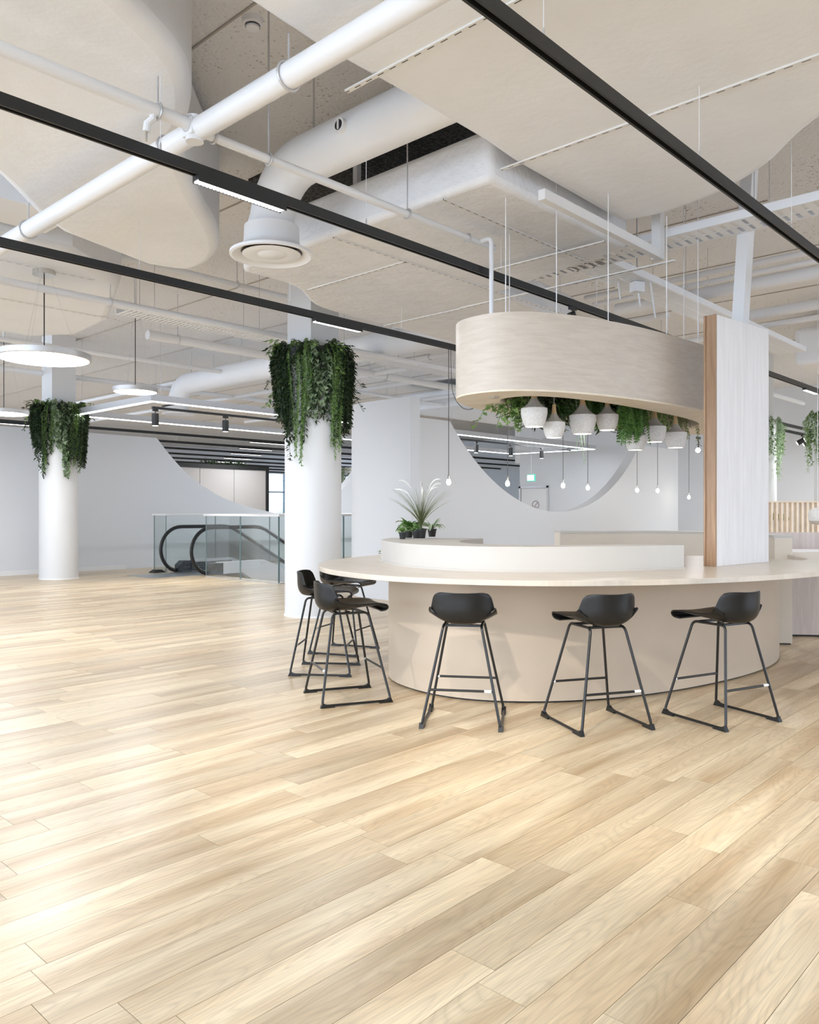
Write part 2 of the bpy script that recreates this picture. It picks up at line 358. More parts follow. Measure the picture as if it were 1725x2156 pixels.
# ---- floor
fb = MB()
U0, U1, W0, W1 = -8, 46, -16, 46
zt = -.012
def rect(mb, u0, u1, w0, w1, z0, z1): mb.ubox(u0, u1, w0, w1, z0, z1)
rect(fb, U0, HOLE[0], W0, W1, -.4, zt); rect(fb, HOLE[1], U1, W0, W1, -.4, zt)
rect(fb, HOLE[0], HOLE[1], W0, HOLE[2], -.4, zt); rect(fb, HOLE[0], HOLE[1], HOLE[3], W1, -.4, zt)
floor = fb.build('floor', M['gap'], kind='structure', smooth=False)
PLW, PLL = .16, 1.28
planks = []
row = 0; w = -14.0
rnd = random.Random(3)
while w < 26:
    u = -6 - rnd.random()*PLL
    while u < 27:
        planks.append((u+PLL/2, w+PLW/2)); u += PLL
    w += PLW
def in_hole(u, w): return HOLE[0]-PLL/2 < u < HOLE[1]+PLL/2 and HOLE[2]-PLW/2 < w < HOLE[3]+PLW/2
near, rest = [], []
for (u, w) in planks:
    if in_hole(u, w):
        a0, a1 = u-PLL/2, u+PLL/2
        if a0 < HOLE[0]-.05: rest.append((u, w, a0, HOLE[0]-.001))
        if a1 > HOLE[1]+.05: rest.append((u, w, HOLE[1]+.001, a1))
        continue
    p = uw(u, w)
    vis = p.y > 1.4 and abs(p.x) < .53*p.y + .6
    (near if vis and p.y < 16 else rest).append((u, w, u-PLL/2, u+PLL/2))
near.sort(key=lambda q: uw(q[0], q[1]).length)
rest += near[300:]; near = near[:300]
G = .0009
pm = MB().box((0,0,-.006), PLL-2*G, PLW-2*G, .012).mesh('plank', smooth=False); pm.materials.append(M['floor'])
fo = floor.location
for (u, w, a, b_) in near:
    o = bpy.data.objects.new('plank', pm); COL.objects.link(o); o.parent = floor
    o.location = uw(u, w) - fo; o.rotation_euler = (0,0,UANG)
rb = MB()
for (u, w, a, b_) in rest: rb.ubox(a+G, b_-G, w-PLW/2+G, w+PLW/2-G, -.012, 0)
rb.build('plank_field', M['floor'], floor, kind='stuff', smooth=False)
# ---- ceiling slab, with a bare dark bay between the ducts
cb = MB(); cb.ubox(U0, U1, W0, W1, ZS, ZS+.3)
ceiling = cb.build('ceiling', M['slab'], kind='structure', smooth=False)
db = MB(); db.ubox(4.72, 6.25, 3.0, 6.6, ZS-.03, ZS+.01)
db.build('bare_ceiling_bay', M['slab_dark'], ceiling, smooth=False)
sb = MB()                                            # board joints of the slab, raised ridges
for k in range(9):
    sb.ubox(1.2+k*1.9, 1.215+k*1.9, 3.0, 26, ZS-.012, ZS+.01)
sb.build('slab_joint', plain('slab_joint_tone', (.46,.42,.38), .9), ceiling, smooth=False)  # ridges in their own darker grey-brown
# ---- wall with a swooping top behind the escalator
WW = 16.6
def onw(px, py, w=WW):
    u = ray_w(px, w); p = uw(u, w); return (u, z_at(py, p.y))
prof = [onw(330, 922), onw(350, 948), onw(380, 983), onw(420, 1018), onw(460, 1043), onw(500, 1060), onw(560, 1076)]
prof2 = [onw(700, 1046), onw(720, 1031), onw(758, 984), onw(790, 925)]
cv = [(p.x, p.y) for p in smooth_path([Vector((a, b, 0)) for a, b in prof[1:]]+[Vector((*onw(610,1084),0)), Vector((*onw(660,1072),0))]+[Vector((a, b, 0)) for a, b in prof2], 5)]
outl = [(-6, 0), (-6, 3.0), prof[0]] + cv + [(17.6, cv[-1][1]), (17.6, 0)]
MB().sheet([uw(u, WW, z) for u, z in outl], uw(0, .25)).build('wall_back_left', M['wall'], kind='structure', angle=20)
MB().ubox(-6, 8.6, WW-.015, WW, 0, .09).build('baseboard_back_left', M['white'], kind='structure')
# ---- curved screen wall beside the bar: end wing, rounded corner, long side with a round cut
W2 = 9.35
zt2 = 2.9
uwing = 8.3
pth = [uw(uwing, 7.63), uw(uwing, 8.45)] + [uw(uwing+.9-.9*math.cos(t), 8.45+.9*math.sin(t)) for t in [k*math.pi/16 for k in range(1, 9)]]
def wall_along(path, th, z0, z1):
    n = len(path); L_, R_ = [], []
    for i, p in enumerate(path):
        d = (path[min(i+1, n-1)] - path[max(i-1, 0)]).normalized(); s = Vector((-d.y, d.x, 0))
        L_.append(p + s*th/2); R_.append(p - s*th/2)
    return MB().prism(L_ + R_[::-1], z0, z1)
wall_along(pth, .2, 0, zt2).build('wall_wing', M['wall'], kind='structure', angle=25)
CC, RR = (14.6, 6.06), 4.8
outl = [(9.2, 0), (9.2, zt2)]
t0 = math.asin((zt2-CC[1])/RR)
ts = [math.pi - t0 + (2*t0 - math.pi + 2*math.pi)*0 for _ in range(1)]
a0 = math.pi - t0; a1 = 2*math.pi + t0
for k in range(41):
    t = a0 + (a1-a0)*k/40; outl.append((CC[0]+RR*math.cos(t), CC[1]+RR*math.sin(t)))
outl += [(20.4, zt2), (20.4, 0)]
MB().sheet([uw(u, W2-.1, z) for u, z in outl], uw(0, .25)).build('wall_round_cut', M['wall'], kind='structure', angle=20)
# ---- far walls
UB = 22.6
wb = MB(); wb.ubox(UB, UB+.2, -14, 15.9, 0, ZS); wb.build('wall_far_right', M['wall'], kind='structure')
MB().ubox(-9, 6.8, -9.2, -9, 0, ZS).build('wall_light_block', M['wall'], kind='structure')  # unseen wall added to block world light from this side
# far facade with windows
FW = 37.0
fm = MB()
fm.ubox(U0, U1, FW, FW+.3, 0, .5); fm.ubox(U0, U1, FW, FW+.3, 3.4, ZS)
for k in range(14): fm.ubox(-6+k*3.9, -5.2+k*3.9, FW, FW+.3, .5, 3.4)
fm.build('wall_far_back', M['wall'], kind='structure')
for k in range(13):
    ua, ub_ = -5.2+k*3.9, -2.1+k*3.9
    if not 9 < ua < 40: continue
    wn = MB(); wn.ubox(ua, ub_, FW+.1, FW+.13, .5, 3.4)
    wo = wn.build('window_%d' % (k+1), M['winglass'], kind='structure')
    fr = MB(); fr.ubox(ua, ub_, FW+.05, FW+.18, 2.3, 2.38); fr.ubox(ua, ua+.06, FW+.05, FW+.18, .5, 3.4); fr.ubox(ub_-.06, ub_, FW+.05, FW+.18, .5, 3.4)
    fr.build('window_frame', M['darksteel'], wo)
# window in the room seen through the round cut
wn = MB(); wn.ubox(30, 30.2, 12, 30, 0, ZS); wn.build('wall_far_end', M['wall'], kind='structure')
MB().ubox(UB, 30, 15.9, 16.1, 2.9, ZS).build('trim_1', M['white'], kind='structure')
# ---- door in the far wall with its signs
def on_ub(px, py, du=0): 
    w = ray_u(px, UB-du); p = uw(UB-du, w); return w, z_at(py, p.y)
dw0, dz = on_ub(1095, 1024); dw1, _ = on_ub(1157, 1024)
door = thing('door_1', uw(UB, (dw0+dw1)/2, 0), None, None); door['kind'] = 'structure'
fr = MB(); fr.ubox(UB-.07, UB, dw0, dw0-.07, 0, dz); fr.ubox(UB-.07, UB, dw1+.07, dw1, 0, dz); fr.ubox(UB-.07, UB, dw0, dw1, dz-.07, dz)
fr.build('door_frame', M['rim'], door)
dl = MB(); dl.ubox(UB-.03, UB, dw0-.08, dw1+.08, 0, dz-.08); dl.build('door_leaf', M['white'], door)
dh = MB(); dh.tube([uw(UB-.03, dw1+.18, 1.05), uw(UB-.08, dw1+.18, 1.05), uw(UB-.08, dw1+.30, 1.05)], .012); dh.build('door_handle', M['steel'], door)
sw, sz = on_ub(1128, 1063, .05)
ns = thing('warning_sign', uw(UB-.035, sw, sz-.16), 'round white prohibition sign with a diagonal bar on the far door', 'sign')
ex, ey = uw(0,-1).normalized(), Vector((0,0,1))
c = uw(UB-.04, sw, sz)
n = MB(); n.sheet([c + ex*.15*math.cos(t) + ey*.15*math.sin(t) for t in [k*math.pi/12 for k in range(24)]], uw(-.004, 0)); n.build('sign_disc', M['tagwhite'], ns)
c2 = uw(UB-.05, sw, sz)
n = MB(); n.tube([c2 + ex*.13*math.cos(t) + ey*.13*math.sin(t) for t in [k*math.pi/14 for k in range(28)]], .016, 6, closed=True); n.build('ring', M['signring'], ns)
n = MB(); n.tube([c2 - ex*.09 - ey*.09, c2 + ex*.09 + ey*.09], .014, 6); n.build('diagonal_bar', M['signring'], ns)
n = MB(); n.tube([c2 - ex*.02 - ey*.085, c2 + ex*.04 - ey*.075], .02, 6); n.build('pictogram', M['signring'], ns)
# ---- exit sign hung from the ceiling in front of the door
sw, sz = on_ub(1118, 1006, 1.2)
es = thing('exit_sign', uw(UB-1.2, sw, sz-.12), 'small lit white and green exit sign hung on a rod before the far door', 'sign')
n = MB(); n.ubox(UB-1.2, UB-1.14, sw-.14, sw+.14, sz-.11, sz+.11); n.build('housing', M['green'], es)
n = MB(); n.ubox(UB-1.207, UB-1.2, sw-.115, sw+.125, sz-.085, sz+.085); n.build('lit_face', M['signface'], es)
n = MB(); n.ubox(UB-1.211, UB-1.207, sw-.005, sw+.005, sz-.05, sz+.05); n.build('divider', M['green'], es)
n = MB(); n.tube([uw(UB-1.17, sw, sz+.1), uw(UB-1.17, sw, ZS)], .008, 6); n.build('rod', M['pipe'], es)

# ============================================================ COLUMNS
def column(px, pybot, lab, plab):
    Yf = CAM*F/(pybot-H); Yc = Yf + .35; c = Vector(((px-CX)/F*Yc, Yc, 0))
    t = thing('round_column', c, lab, 'column', None)
    MB().lathe([(.35,0),(.35,3.22),(.345,3.24)], 64, c).build('cladding', M['column'], t)
    u, w = to_uw(c)
    q = MB(); q.ubox(u-.225, u+.225, w-.225, w+.225, 3.2, ZS); q.build('square_shaft', M['column'], t)
    MB().lathe([(.36,0),(.36,.012),(.352,.02)], 64, c).build('base_ring', M['white'], t)
    return c
c2 = column(659.5, 1302, 'white round column by the curved stool end of the bar, square shaft above its greenery', None)
c1 = column(124, 1221, 'white round column standing before the swooping back wall', None)

def vine_path(c, ang, r0, length, ztop, rng, sway=.06):
    d = Vector((math.cos(ang), math.sin(ang), 0)); tng = Vector((-d.y, d.x, 0))
    out = .06 + rng.random()*.13; pts = []; n = max(5, int(length/.07))
    lift = rng.uniform(-.08, .10); ph = rng.random()*6
    for i in range(n+1):
        t = i/n; s = t*length
        rr = r0 + out*min(1, s/.22)*(1-.45*t)
        zz = ztop + lift*math.sin(min(1, s/.25)*math.pi) - max(0, s-.08)
        pts.append(Vector((c.x, c.y, 0)) + d*rr + tng*sway*math.sin(ph+t*3) + Vector((0,0,zz)))
    return pts
def leafy(mb, pts, rng, step, l, w, spread=1.0, down=.6, centre=None):
    acc = 0
    for i in range(len(pts)-1):
        a, b = pts[i], pts[i+1]; d = b-a; L = d.length; 
        if L < 1e-6: continue
        s = acc
        while s < L:
            p = a + d*(s/L); t = rng.random()*2*math.pi
            v = Vector((math.cos(t), math.sin(t), 0))*spread
            if centre is not None:
                o = Vector((p.x-centre.x, p.y-centre.y, 0)).normalized(); v += o*.5
            dr = v + Vector((0,0,-down + rng.uniform(-.3,.3)))
            nr = Vector((rng.uniform(-.5,.5), rng.uniform(-.5,.5), 1)) + v*.6
            k = rng.uniform(.7,1.25)
            mb.leaf(p, dr, nr, l*k, w*k, rng.uniform(.0,.3)); s += step*rng.uniform(.6,1.4)
        acc = s - L
def column_plant(c, table, px0, mats, lab, seed, ztop, big):
    rng = random.Random(seed); t = thing('trailing_plant', Vector((c.x, c.y, 2.0)), lab, 'plant', 'greenery rings on the round columns')
    toward = math.atan2(-c.y, -c.x)
    ivy, vine, poth = [], [], []
    def length_at(x):
        for (xa, za), (xb, zb) in zip(table, table[1:]):
            if xa <= x <= xb: return za + (zb-za)*(x-xa)/(xb-xa)
        return .5
    for k in range(150):
        ang = toward + rng.uniform(-1.75, 1.75); s = math.sin(ang-toward)
        zend = length_at(s); L = max(.25, (ztop-zend)*rng.uniform(.62, 1.0))
        pts = vine_path(c, ang, .35, L, ztop + rng.uniform(-.08,.05), rng, .04)
        kind = ('vine' if (abs(s+.35) < .22 or abs(s-.62) < .22) and rng.random() < .75 else ('pothos' if abs(s) < .3 and rng.random() < .7 else 'ivy'))
        mb = MB(); mb.tube(pts, .003, 4, cap=False)
        if kind == 'vine': leafy(mb, pts, rng, .011, .034, .018, .8, .5, c)
        elif kind == 'pothos': leafy(mb, pts, rng, .03, .085, .07, .7, .7, c)
        else: leafy(mb, pts, rng, .016, .06, .028, .9, .5, c)
        mb.build('%s_strand' % kind, M[kind], t, smooth=False)
    for k in range(34):                              # loose sprigs standing off the ring
        ang = toward + rng.uniform(-1.9, 1.9); d = Vector((math.cos(ang), math.sin(ang), 0)); L = rng.uniform(.16, .34); up = rng.uniform(-.3, .9)
        p0 = Vector((c.x, c.y, ztop + rng.uniform(-.5, .02) * (0 if up > .3 else 1))) + d*.38
        pts = [p0 + d*L*.8*(i/6) + Vector((0,0,L*(up*(i/6) - .7*(i/6)**2))) for i in range(7)]
        mb = MB(); mb.tube(pts, .003, 4, cap=False); leafy(mb, pts, rng, .022, .065, .032, .8, .1, c)
        mb.build('loose_sprig', M['ivy' if k % 3 else 'vine'], t, smooth=False)
    for k in range(26):                              # back half, shorter
        ang = toward + math.pi + rng.uniform(-1.4, 1.4)
        pts = vine_path(c, ang, .35, rng.uniform(.5, 1.2), ztop, rng, .04)
        mb = MB(); mb.tube(pts, .003, 4, cap=False); leafy(mb, pts, rng, .022, .06, .03, .9, .5, c)
        mb.build('ivy_strand', M['ivy'], t, smooth=False)
    mb = MB(); mb.lathe([(.352,ztop-.12),(.42,ztop-.12),(.42,ztop),(.352,ztop)], 32, Vector((c.x,c.y,0)), False, False); mb.build('planter_ring', M['black'], t)
    return t
def zt_at(py, c): return z_at(py, c.y-.4)
tb2 = [(-1.05, 880), (-.8, 930), (-.62, 965), (-.45, 998), (-.28, 995), (-.15, 900), (0, 872), (.15, 930), (.28, 890), (.45, 930), (.62, 1000), (.8, 965), (1.05, 890)]
tb2 = [(s, zt_at(y, c2)) for s, y in tb2]
column_plant(c2, tb2, 659, None, 'thick ring of dark ivy and bright vines on the column by the bar stools', 11, 3.27, True)
tb1 = [(-1.05, 940), (-.8, 975), (-.6, 1020), (-.45, 1018), (-.25, 960), (0, 955), (.15, 990), (.3, 1018), (.45, 1010), (.6, 970), (.8, 1015), (1.05, 985)]
tb1 = [(s, zt_at(y, c1)) for s, y in tb1]
column_plant(c1, tb1, 124, None, 'ring of trailing ivy on the column before the swooping wall', 23, 3.27, True)

# ============================================================ BAR
AC, BC = 5.86, 4.3
def ell(a, b, n=96, c=(AC, BC), p=2.0, t0=0, t1=2*math.pi, ang=0.0):
    out = []
    for k in range(n):
        t = t0 + (t1-t0)*k/(n if abs(t1-t0-2*math.pi) < 1e-6 else n-1)
        ct, st = math.cos(t), math.sin(t)
        da, db_ = a*math.copysign(abs(ct)**(2/p), ct), b*math.copysign(abs(st)**(2/p), st)
        out.append(ab(c[0]+da*math.cos(ang)-db_*math.sin(ang), c[1]+da*math.sin(ang)+db_*math.cos(ang)))
    return out
bar = thing('bar_counter', ab(AC, BC, 0), 'large oval bar counter with pale overhanging top and sand coloured drum base', 'bar')
MB().prism(ell(1.97, 1.17, 128, (5.675, 4.26), 2.23, ang=-.0657), .015, .832).build('base_drum', M['base'], bar, angle=20)
MB().prism(ell(1.94, 1.14, 128, (5.675, 4.26), 2.23, ang=-.0657), 0, .02).build('plinth', M['black'], bar, angle=20)
# top: oval band, open on the staff side
outer = ell(2.63, 1.865, 140, (5.846, 4.303), 2.11, math.radians(118), math.radians(368), -.083)
inner = [ab(*q) for q in ((8.2, 4.2), (7.75, 3.55), (7.2, 3.12), (6.98, 3.08), (6.95, 3.9), (6.6, 4.4), (5.0, 4.5), (4.75, 5.0), (4.8, 6.0))]
MB().prism(outer+inner, .834, .87).build('counter_top', M['counter'], bar, angle=20, bevel=.003)
# raised curb along the left end and the near side
cout = [(4.60,5.75),(4.25,5.45),(4.04,5.09),(3.89,4.73),(3.855,4.42),(3.91,4.12),(4.05,3.86),(4.35,3.585),(4.80,3.345),(5.31,3.19)]
cin = [(5.36,3.40),(4.95,3.56),(4.6,3.76),(4.36,3.98),(4.28,4.25),(4.40,4.6),(4.75,4.95),(5.15,5.1)]
co = [ab(p.x, p.y) for p in smooth_path([Vector((*q,0)) for q in cout], 6)]
ci = [ab(p.x, p.y) for p in smooth_path([Vector((*q,0)) for q in cin], 6)]
MB().prism(co+ci, .87, 1.045).build('raised_curb', M['curb'], bar, angle=20, bevel=.003)
def offset_path(pts, d):
    out = []
    for i, p in enumerate(pts):
        q = (pts[min(i+1, len(pts)-1)] - pts[max(i-1, 0)]).normalized(); out.append(p + Vector((q.y, -q.x, 0))*d)
    return out
lip_o = offset_path(co, .012); 
if (lip_o[len(co)//2]-ab(5.5,4.6)).length < (co[len(co)//2]-ab(5.5,4.6)).length: lip_o = offset_path(co, -.012)
MB().prism(lip_o + co[::-1], .87, .882).build('curb_trim', M['curb'], bar, angle=20)
# wood fin standing on the top
fin = thing('wood_fin', ab(6.12, 3.21, .87), 'tall upright pale wood fin with brown oak edge standing on the bar', 'panel')
q = MB(); q.box(ab(6.115, 3.195, .87+.96), .83, .09, 1.92, math.radians(40)); q.build('pale_face', M['palewood'], fin, bevel=.002)
q = MB(); q.box(ab(5.69, 3.195, .87+.96), .02, .09, 1.92, math.radians(40)); q.build('oak_edge', M['oak'], fin, bevel=.002)
for b_ in (3.155, 3.235):
    q = MB(); q.box(ab(5.677, b_, .87+.96), .012, .016, 1.92, math.radians(40)); q.build('edge_bead', M['oak'], fin)
# white post leaning from the fin to the ceiling
pp = thing('ceiling_post', PY(1557, 690, 6.85), 'slanted white square post between the wood fin and the ceiling', 'post')
p0, p1 = PY(1557, 705, 6.72), PY(1586, 300, 6.72); p0.z = 2.76; p1.z = ZS
p1.x = p0.x + .115
q = MB(); d = Vector((p1.x-p0.x, 0, p1.z-p0.z)); ex, ey = Vector((SA, CA, 0)), Vector((-CA, SA, 0))
pts = [(-.05,-.05),(.05,-.05),(.05,.05),(-.05,.05)]
q.sheet([p0 + ex*a + ey*b for a, b in pts], d); q.build('post', M['white'], pp)
q = MB(); q.sheet([p1 - d.normalized()*.25 + Vector((.09,.0,0)) + ex*a*.6 + ey*b*.6 for a, b in pts], d.normalized()*.25); q.build('fixing_plate', M['black'], pp)
# small green sprig on the bar top left of the curb
spg = thing('leaf_sprig', PZ(808, 1166, .87), 'little green sprig lying on the bar top beside the curb', 'plant')
rng = random.Random(5); mb = MB(); p = PZ(808, 1166, .872)
for k in range(26):
    q0 = p + Vector((rng.uniform(-.05,.06), rng.uniform(-.05,.05), rng.uniform(0.004,.03))); t = rng.random()*6.28
    mb.leaf(q0, Vector((math.cos(t), math.sin(t), rng.uniform(-.1,.5))), Vector((0,0,1)), .035, .018)
mb.tube([p + Vector((-.05,0,.004)), p + Vector((.06,.02,.006))], .003, 5); mb.build('leaves', M['vine'], spg, smooth=False)
# ---- back partition of the bar
inn = [Vector((1.75,9.45,0)), Vector((2.6,9.6,0)), Vector((3.35,9.3,0)), Vector((3.68,8.8,0)), Vector((3.70,8.2,0)), Vector((3.62,7.72,0))]
pth = smooth_path(inn, 6)
q = wall_along(pth, .16, .012, 1.03)
bp_ = thing('bar_partition', Vector((2.6,9.5,0)), 'low curved beige partition with white cap behind the bar', 'partition')
q.build('panel', M['beige'], bp_, angle=25)
wall_along(pth, .18, 1.03, 1.055).build('cap', M['curb'], bp_, angle=25)
wall_along(pth, .13, 0, .014).build('plinth', M['black'], bp_, angle=25)

# ---- oval ring canopy hung over the bar
RC = (6.09, 4.207); RI = (5.80, 4.18); ZB, ZT = 2.14, 2.68
ring = thing('oval_canopy', ab(*RC, ZB), 'oval birch plywood ring canopy hung over the bar', 'canopy')
ro = ell(2.09, .683, 160, RC, 2.43, ang=.079); ri = ell(1.47, .375, 160, RI, 2.5, ang=.12)
def ring_wall(mb, a, b, z0, z1):
    n = len(a); vs = [(p.x,p.y,z0) for p in a]+[(p.x,p.y,z1) for p in a]+[(p.x,p.y,z0) for p in b]+[(p.x,p.y,z1) for p in b]; fs = []
    for i in range(n):
        j = (i+1) % n
        fs += [(i,j,n+j,n+i), (2*n+i,3*n+i,3*n+j,2*n+j), (i,2*n+i,2*n+j,j), (n+i,n+j,3*n+j,3*n+i)]
    return mb.add(vs, fs)
ring_wall(MB(), ro, ell(2.07, .663, 160, RC, 2.43, ang=.079), ZB+.001, ZT).build('outer_skin', M['birch'], ring, angle=25)
ring_wall(MB(), ri, ell(1.49, .395, 160, RI, 2.5, ang=.12), ZB+.001, ZT).build('inner_skin', M['birch'], ring, angle=25)
ring_wall(MB(), ell(2.088, .681, 160, RC, 2.43, ang=.079), ell(1.472, .377, 160, RI, 2.5, ang=.12), ZB-.012, ZB+.003).build('underside', M['birch_under'], ring, angle=25)
ring_wall(MB(), ell(2.07, .663, 160, RC, 2.43, ang=.079), ell(1.49, .395, 160, RI, 2.5, ang=.12), ZT-.03, ZT-.015).build('top_board', M['birch'], ring, angle=25)
for (px, Y) in ((1065, 5.75), (1073, 6.5), (1172, 6.0), (1281, 5.95), (1404, 6.4), (1440, 7.6), (1470, 6.85)):
    x = (px-CX)/F*Y; MB().tube([(x, Y, ZT-.03), (x, Y, over((x, Y)))], .004, 6).build('hanger_wire', M['pipe'], ring)
for k in range(5):
    q = MB(); q.box(ab(5.8, 3.94+.09*k, 2.515), 3.3, .06, .035, math.radians(40)+.1); q.build('batten', M['birch'], ring)
for k in range(3):
    q = MB(); q.box(ab(4.9+.95*k, 4.09+.09*k, 2.545), .05, .95, .03, math.radians(40)+.1); q.build('batten', M['birch'], ring)
# dark bracket peeping out on the left underside
q = MB(); q.box(PZ(1041, 836, ZB-.015), .05, .05, .02, .7); q.build('fixing_bracket', M['cone'], ring)

# ---- stone pendant lamps in the ring
def pot_lamp(px, ybot, wpx, lab):
    r = (px-CX)/F; Y = 4.06/(-CA*r+SA); zb = z_at(ybot, Y); R = .5*wpx/F*Y*1.0
    c = Vector((r*Y, Y, zb)); t = thing('pendant_lamp', c, lab, 'lamp', 'stone pendant lamps under the oval canopy')
    k = R/.105
    MB().lathe([(.070*k,0),(.082*k,.02*k),(.098*k,.07*k),(.105*k,.11*k),(.104*k,.145*k),(.098*k,.148*k)], 40, c, False).build('stone_body', M['stone'], t)
    MB().lathe([(.099*k,.147*k),(.075*k,.163*k),(.05*k,.185*k),(.034*k,.21*k),(.027*k,.225*k)], 40, c).build('flared_neck', M['cone'], t)
    MB().lathe([(.027*k,.224*k),(.021*k,.25*k),(.017*k,.30*k),(.016*k,.315*k)], 24, c).build('wood_stem', M['neck'], t)
    MB().lathe([(.069*k,.002),(.02*k,.001)], 32, c).build('diffuser', M['lampwarm'], t)
    MB().tube([c+Vector((0,0,.31*k)), Vector((c.x, c.y, 2.5))], .003, 6).build('cord', M['cone'], t)
    return c
pots = [(1125,899,56,'stone pendant lamp hanging next to the leafy ivy at the rounded end of the canopy'),
        (1167,922,47,'stone pendant lamp hanging low under the dark strap leaves'),
        (1227,914,57,'wide stone pendant lamp with tall wood stem and bare curling tendrils beside it'),
        (1279,906,47,'stone pendant lamp with a fern tuft drooping over its shoulder'),
        (1338,948,44,'lowest stone pendant lamp, fern fronds falling over its top'),
        (1379,931,47,'stone pendant lamp hung between the falling fern and the dark necked lamp'),
        (1423,943,46,'stone pendant lamp with dark neck nearest the wood fin')]
potc = [pot_lamp(*p) for p in pots]
for c in potc: MB().box(Vector((c.x, c.y, 2.515)) + Vector((-CA, SA, 0))*.1, .05, .8, .04, math.radians(40)+.1).build('batten', M['birch'], ring)

# ---- plants hanging in the ring
def hang_leafy(name, px, lab, matk, seed, n, lmin, lmax, leaf, spread=.22, zt_=ZB+.12, side=0, step=.018, cat='plant', db=0.0):
    rng = random.Random(seed); r = (px-CX)/F; Y = (4.30+db)/(-CA*r+SA); c = Vector((r*Y, Y, zt_))
    t = thing('hanging_plant', c, lab, cat, 'plants hanging in the oval canopy')
    for k in range(n):
        a = rng.random()*6.283; rr = spread*math.sqrt(rng.random()); L = rng.uniform(lmin, lmax)
        da = rng.uniform(-1,1)*spread*1.6; dbb = rng.uniform(-1,1)*spread*.8
        p0 = c + Vector((SA*da - CA*dbb, CA*da + SA*dbb, 0)); d = Vector((math.cos(a)+side, math.sin(a), 0))*rng.uniform(.03,.13)
        pts = [p0 + d*(s/6) + Vector((0,0,.04*math.sin(min(1,s/3)*3.14) - L*(s/6)**1.3)) for s in range(7)]
        mb = MB(); mb.tube(pts, .0025, 4, cap=False); leafy(mb, pts, rng, step, leaf[0], leaf[1], .9, .35)
        mb.build('strand', M[matk], t, smooth=False)
    MB().lathe([(.07,0),(.09,.11)], 20, c).build('planter', M['pot'], t)
    MB().tube([c+Vector((0,0,.1)), Vector((c.x,c.y,2.5))], .003, 5).build('cord', M['cone'], t)
def hang_fern(px, lab, matk, seed, n, lmin, lmax, zt_=ZB+.12, spread=.2, B=4.30):
    rng = random.Random(seed); r = (px-CX)/F; Y = B/(-CA*r+SA); c = Vector((r*Y, Y, zt_))
    t = thing('hanging_fern', c, lab, 'fern', 'plants hanging in the oval canopy')
    for k in range(n):
        a = rng.random()*6.283; L = rng.uniform(lmin, lmax); d = Vector((math.cos(a), math.sin(a), 0))*rng.uniform(.04,.15)
        da = rng.uniform(-1,1)*spread; p0 = c + Vector((SA*da, CA*da, 0)); m = 12
        pts = [p0 + d*(s/m) + Vector((0,0,.05*math.sin(min(1, s/5)*3.14) - L*(s/m)**1.6)) for s in range(m+1)]
        mb = MB(); mb.tube(pts, .0022, 4, cap=False)
        for i in range(1, m*2):
            q = pts[i//2] if i % 2 == 0 else (pts[i//2]+pts[min(i//2+1, m)])/2
            f = (pts[min(i//2+1, m)]-pts[i//2]).normalized() if i//2 < m else Vector((0,0,-1))
            s_ = f.cross(Vector((math.cos(a), math.sin(a), .3))).normalized(); ll = .055*(1-abs(i/(2*m)-.4))
            for sg in (-1, 1): mb.leaf(q, s_*sg + f*.6, Vector((math.cos(a), math.sin(a), .3)), ll, .013)
        mb.build('frond', M[matk], t, smooth=False)
    MB().lathe([(.07,0),(.09,.11)], 20, c).build('planter', M['pot'], t)
    MB().tube([c+Vector((0,0,.1)), Vector((c.x,c.y,2.5))], .003, 5).build('cord', M['cone'], t)
hang_leafy('ivy', 1090, 'leafy ivy spilling out of the rounded end of the oval canopy', 'vine', 31, 30, .14, .36, (.06,.046), .10, side=-.9, step=.034)
hang_leafy('strap', 1150, 'plant with dark strap leaves between two stone pendant lamps', 'ivy', 32, 26, .16, .30, (.09,.02), .14, step=.02)
hang_fern(1190, 'dense green fern above the low stone pendant lamp', 'fern', 33, 60, .12, .26)
hang_fern(1255, 'bushy fern between the wide stone lamp and the tufted one', 'fern', 34, 70, .12, .28)
hang_leafy('dark', 1290, 'dark leafy plant behind the tufted stone lamp', 'ivy', 35, 26, .1, .26, (.06,.025), .14)
hang_fern(1330, 'long bright fern falling over the lowest stone lamp', 'fern', 36, 80, .22, .42, B=4.02, spread=.12)
hang_leafy('dk', 1375, 'small leaved plant around the pale stemmed stone lamp', 'vine', 37, 30, .12, .28, (.04,.018), .14)
hang_leafy('olive', 1432, 'olive green trailing plant by the stone lamp nearest the fin', 'grass', 38, 36, .12, .32, (.03,.013), .13)
hang_leafy('tendril', 1222, 'thin bare tendrils trailing beside the wide stone lamp', 'silver', 39, 4, .42, .62, (.03,.014), .10, step=.05, db=-.12)

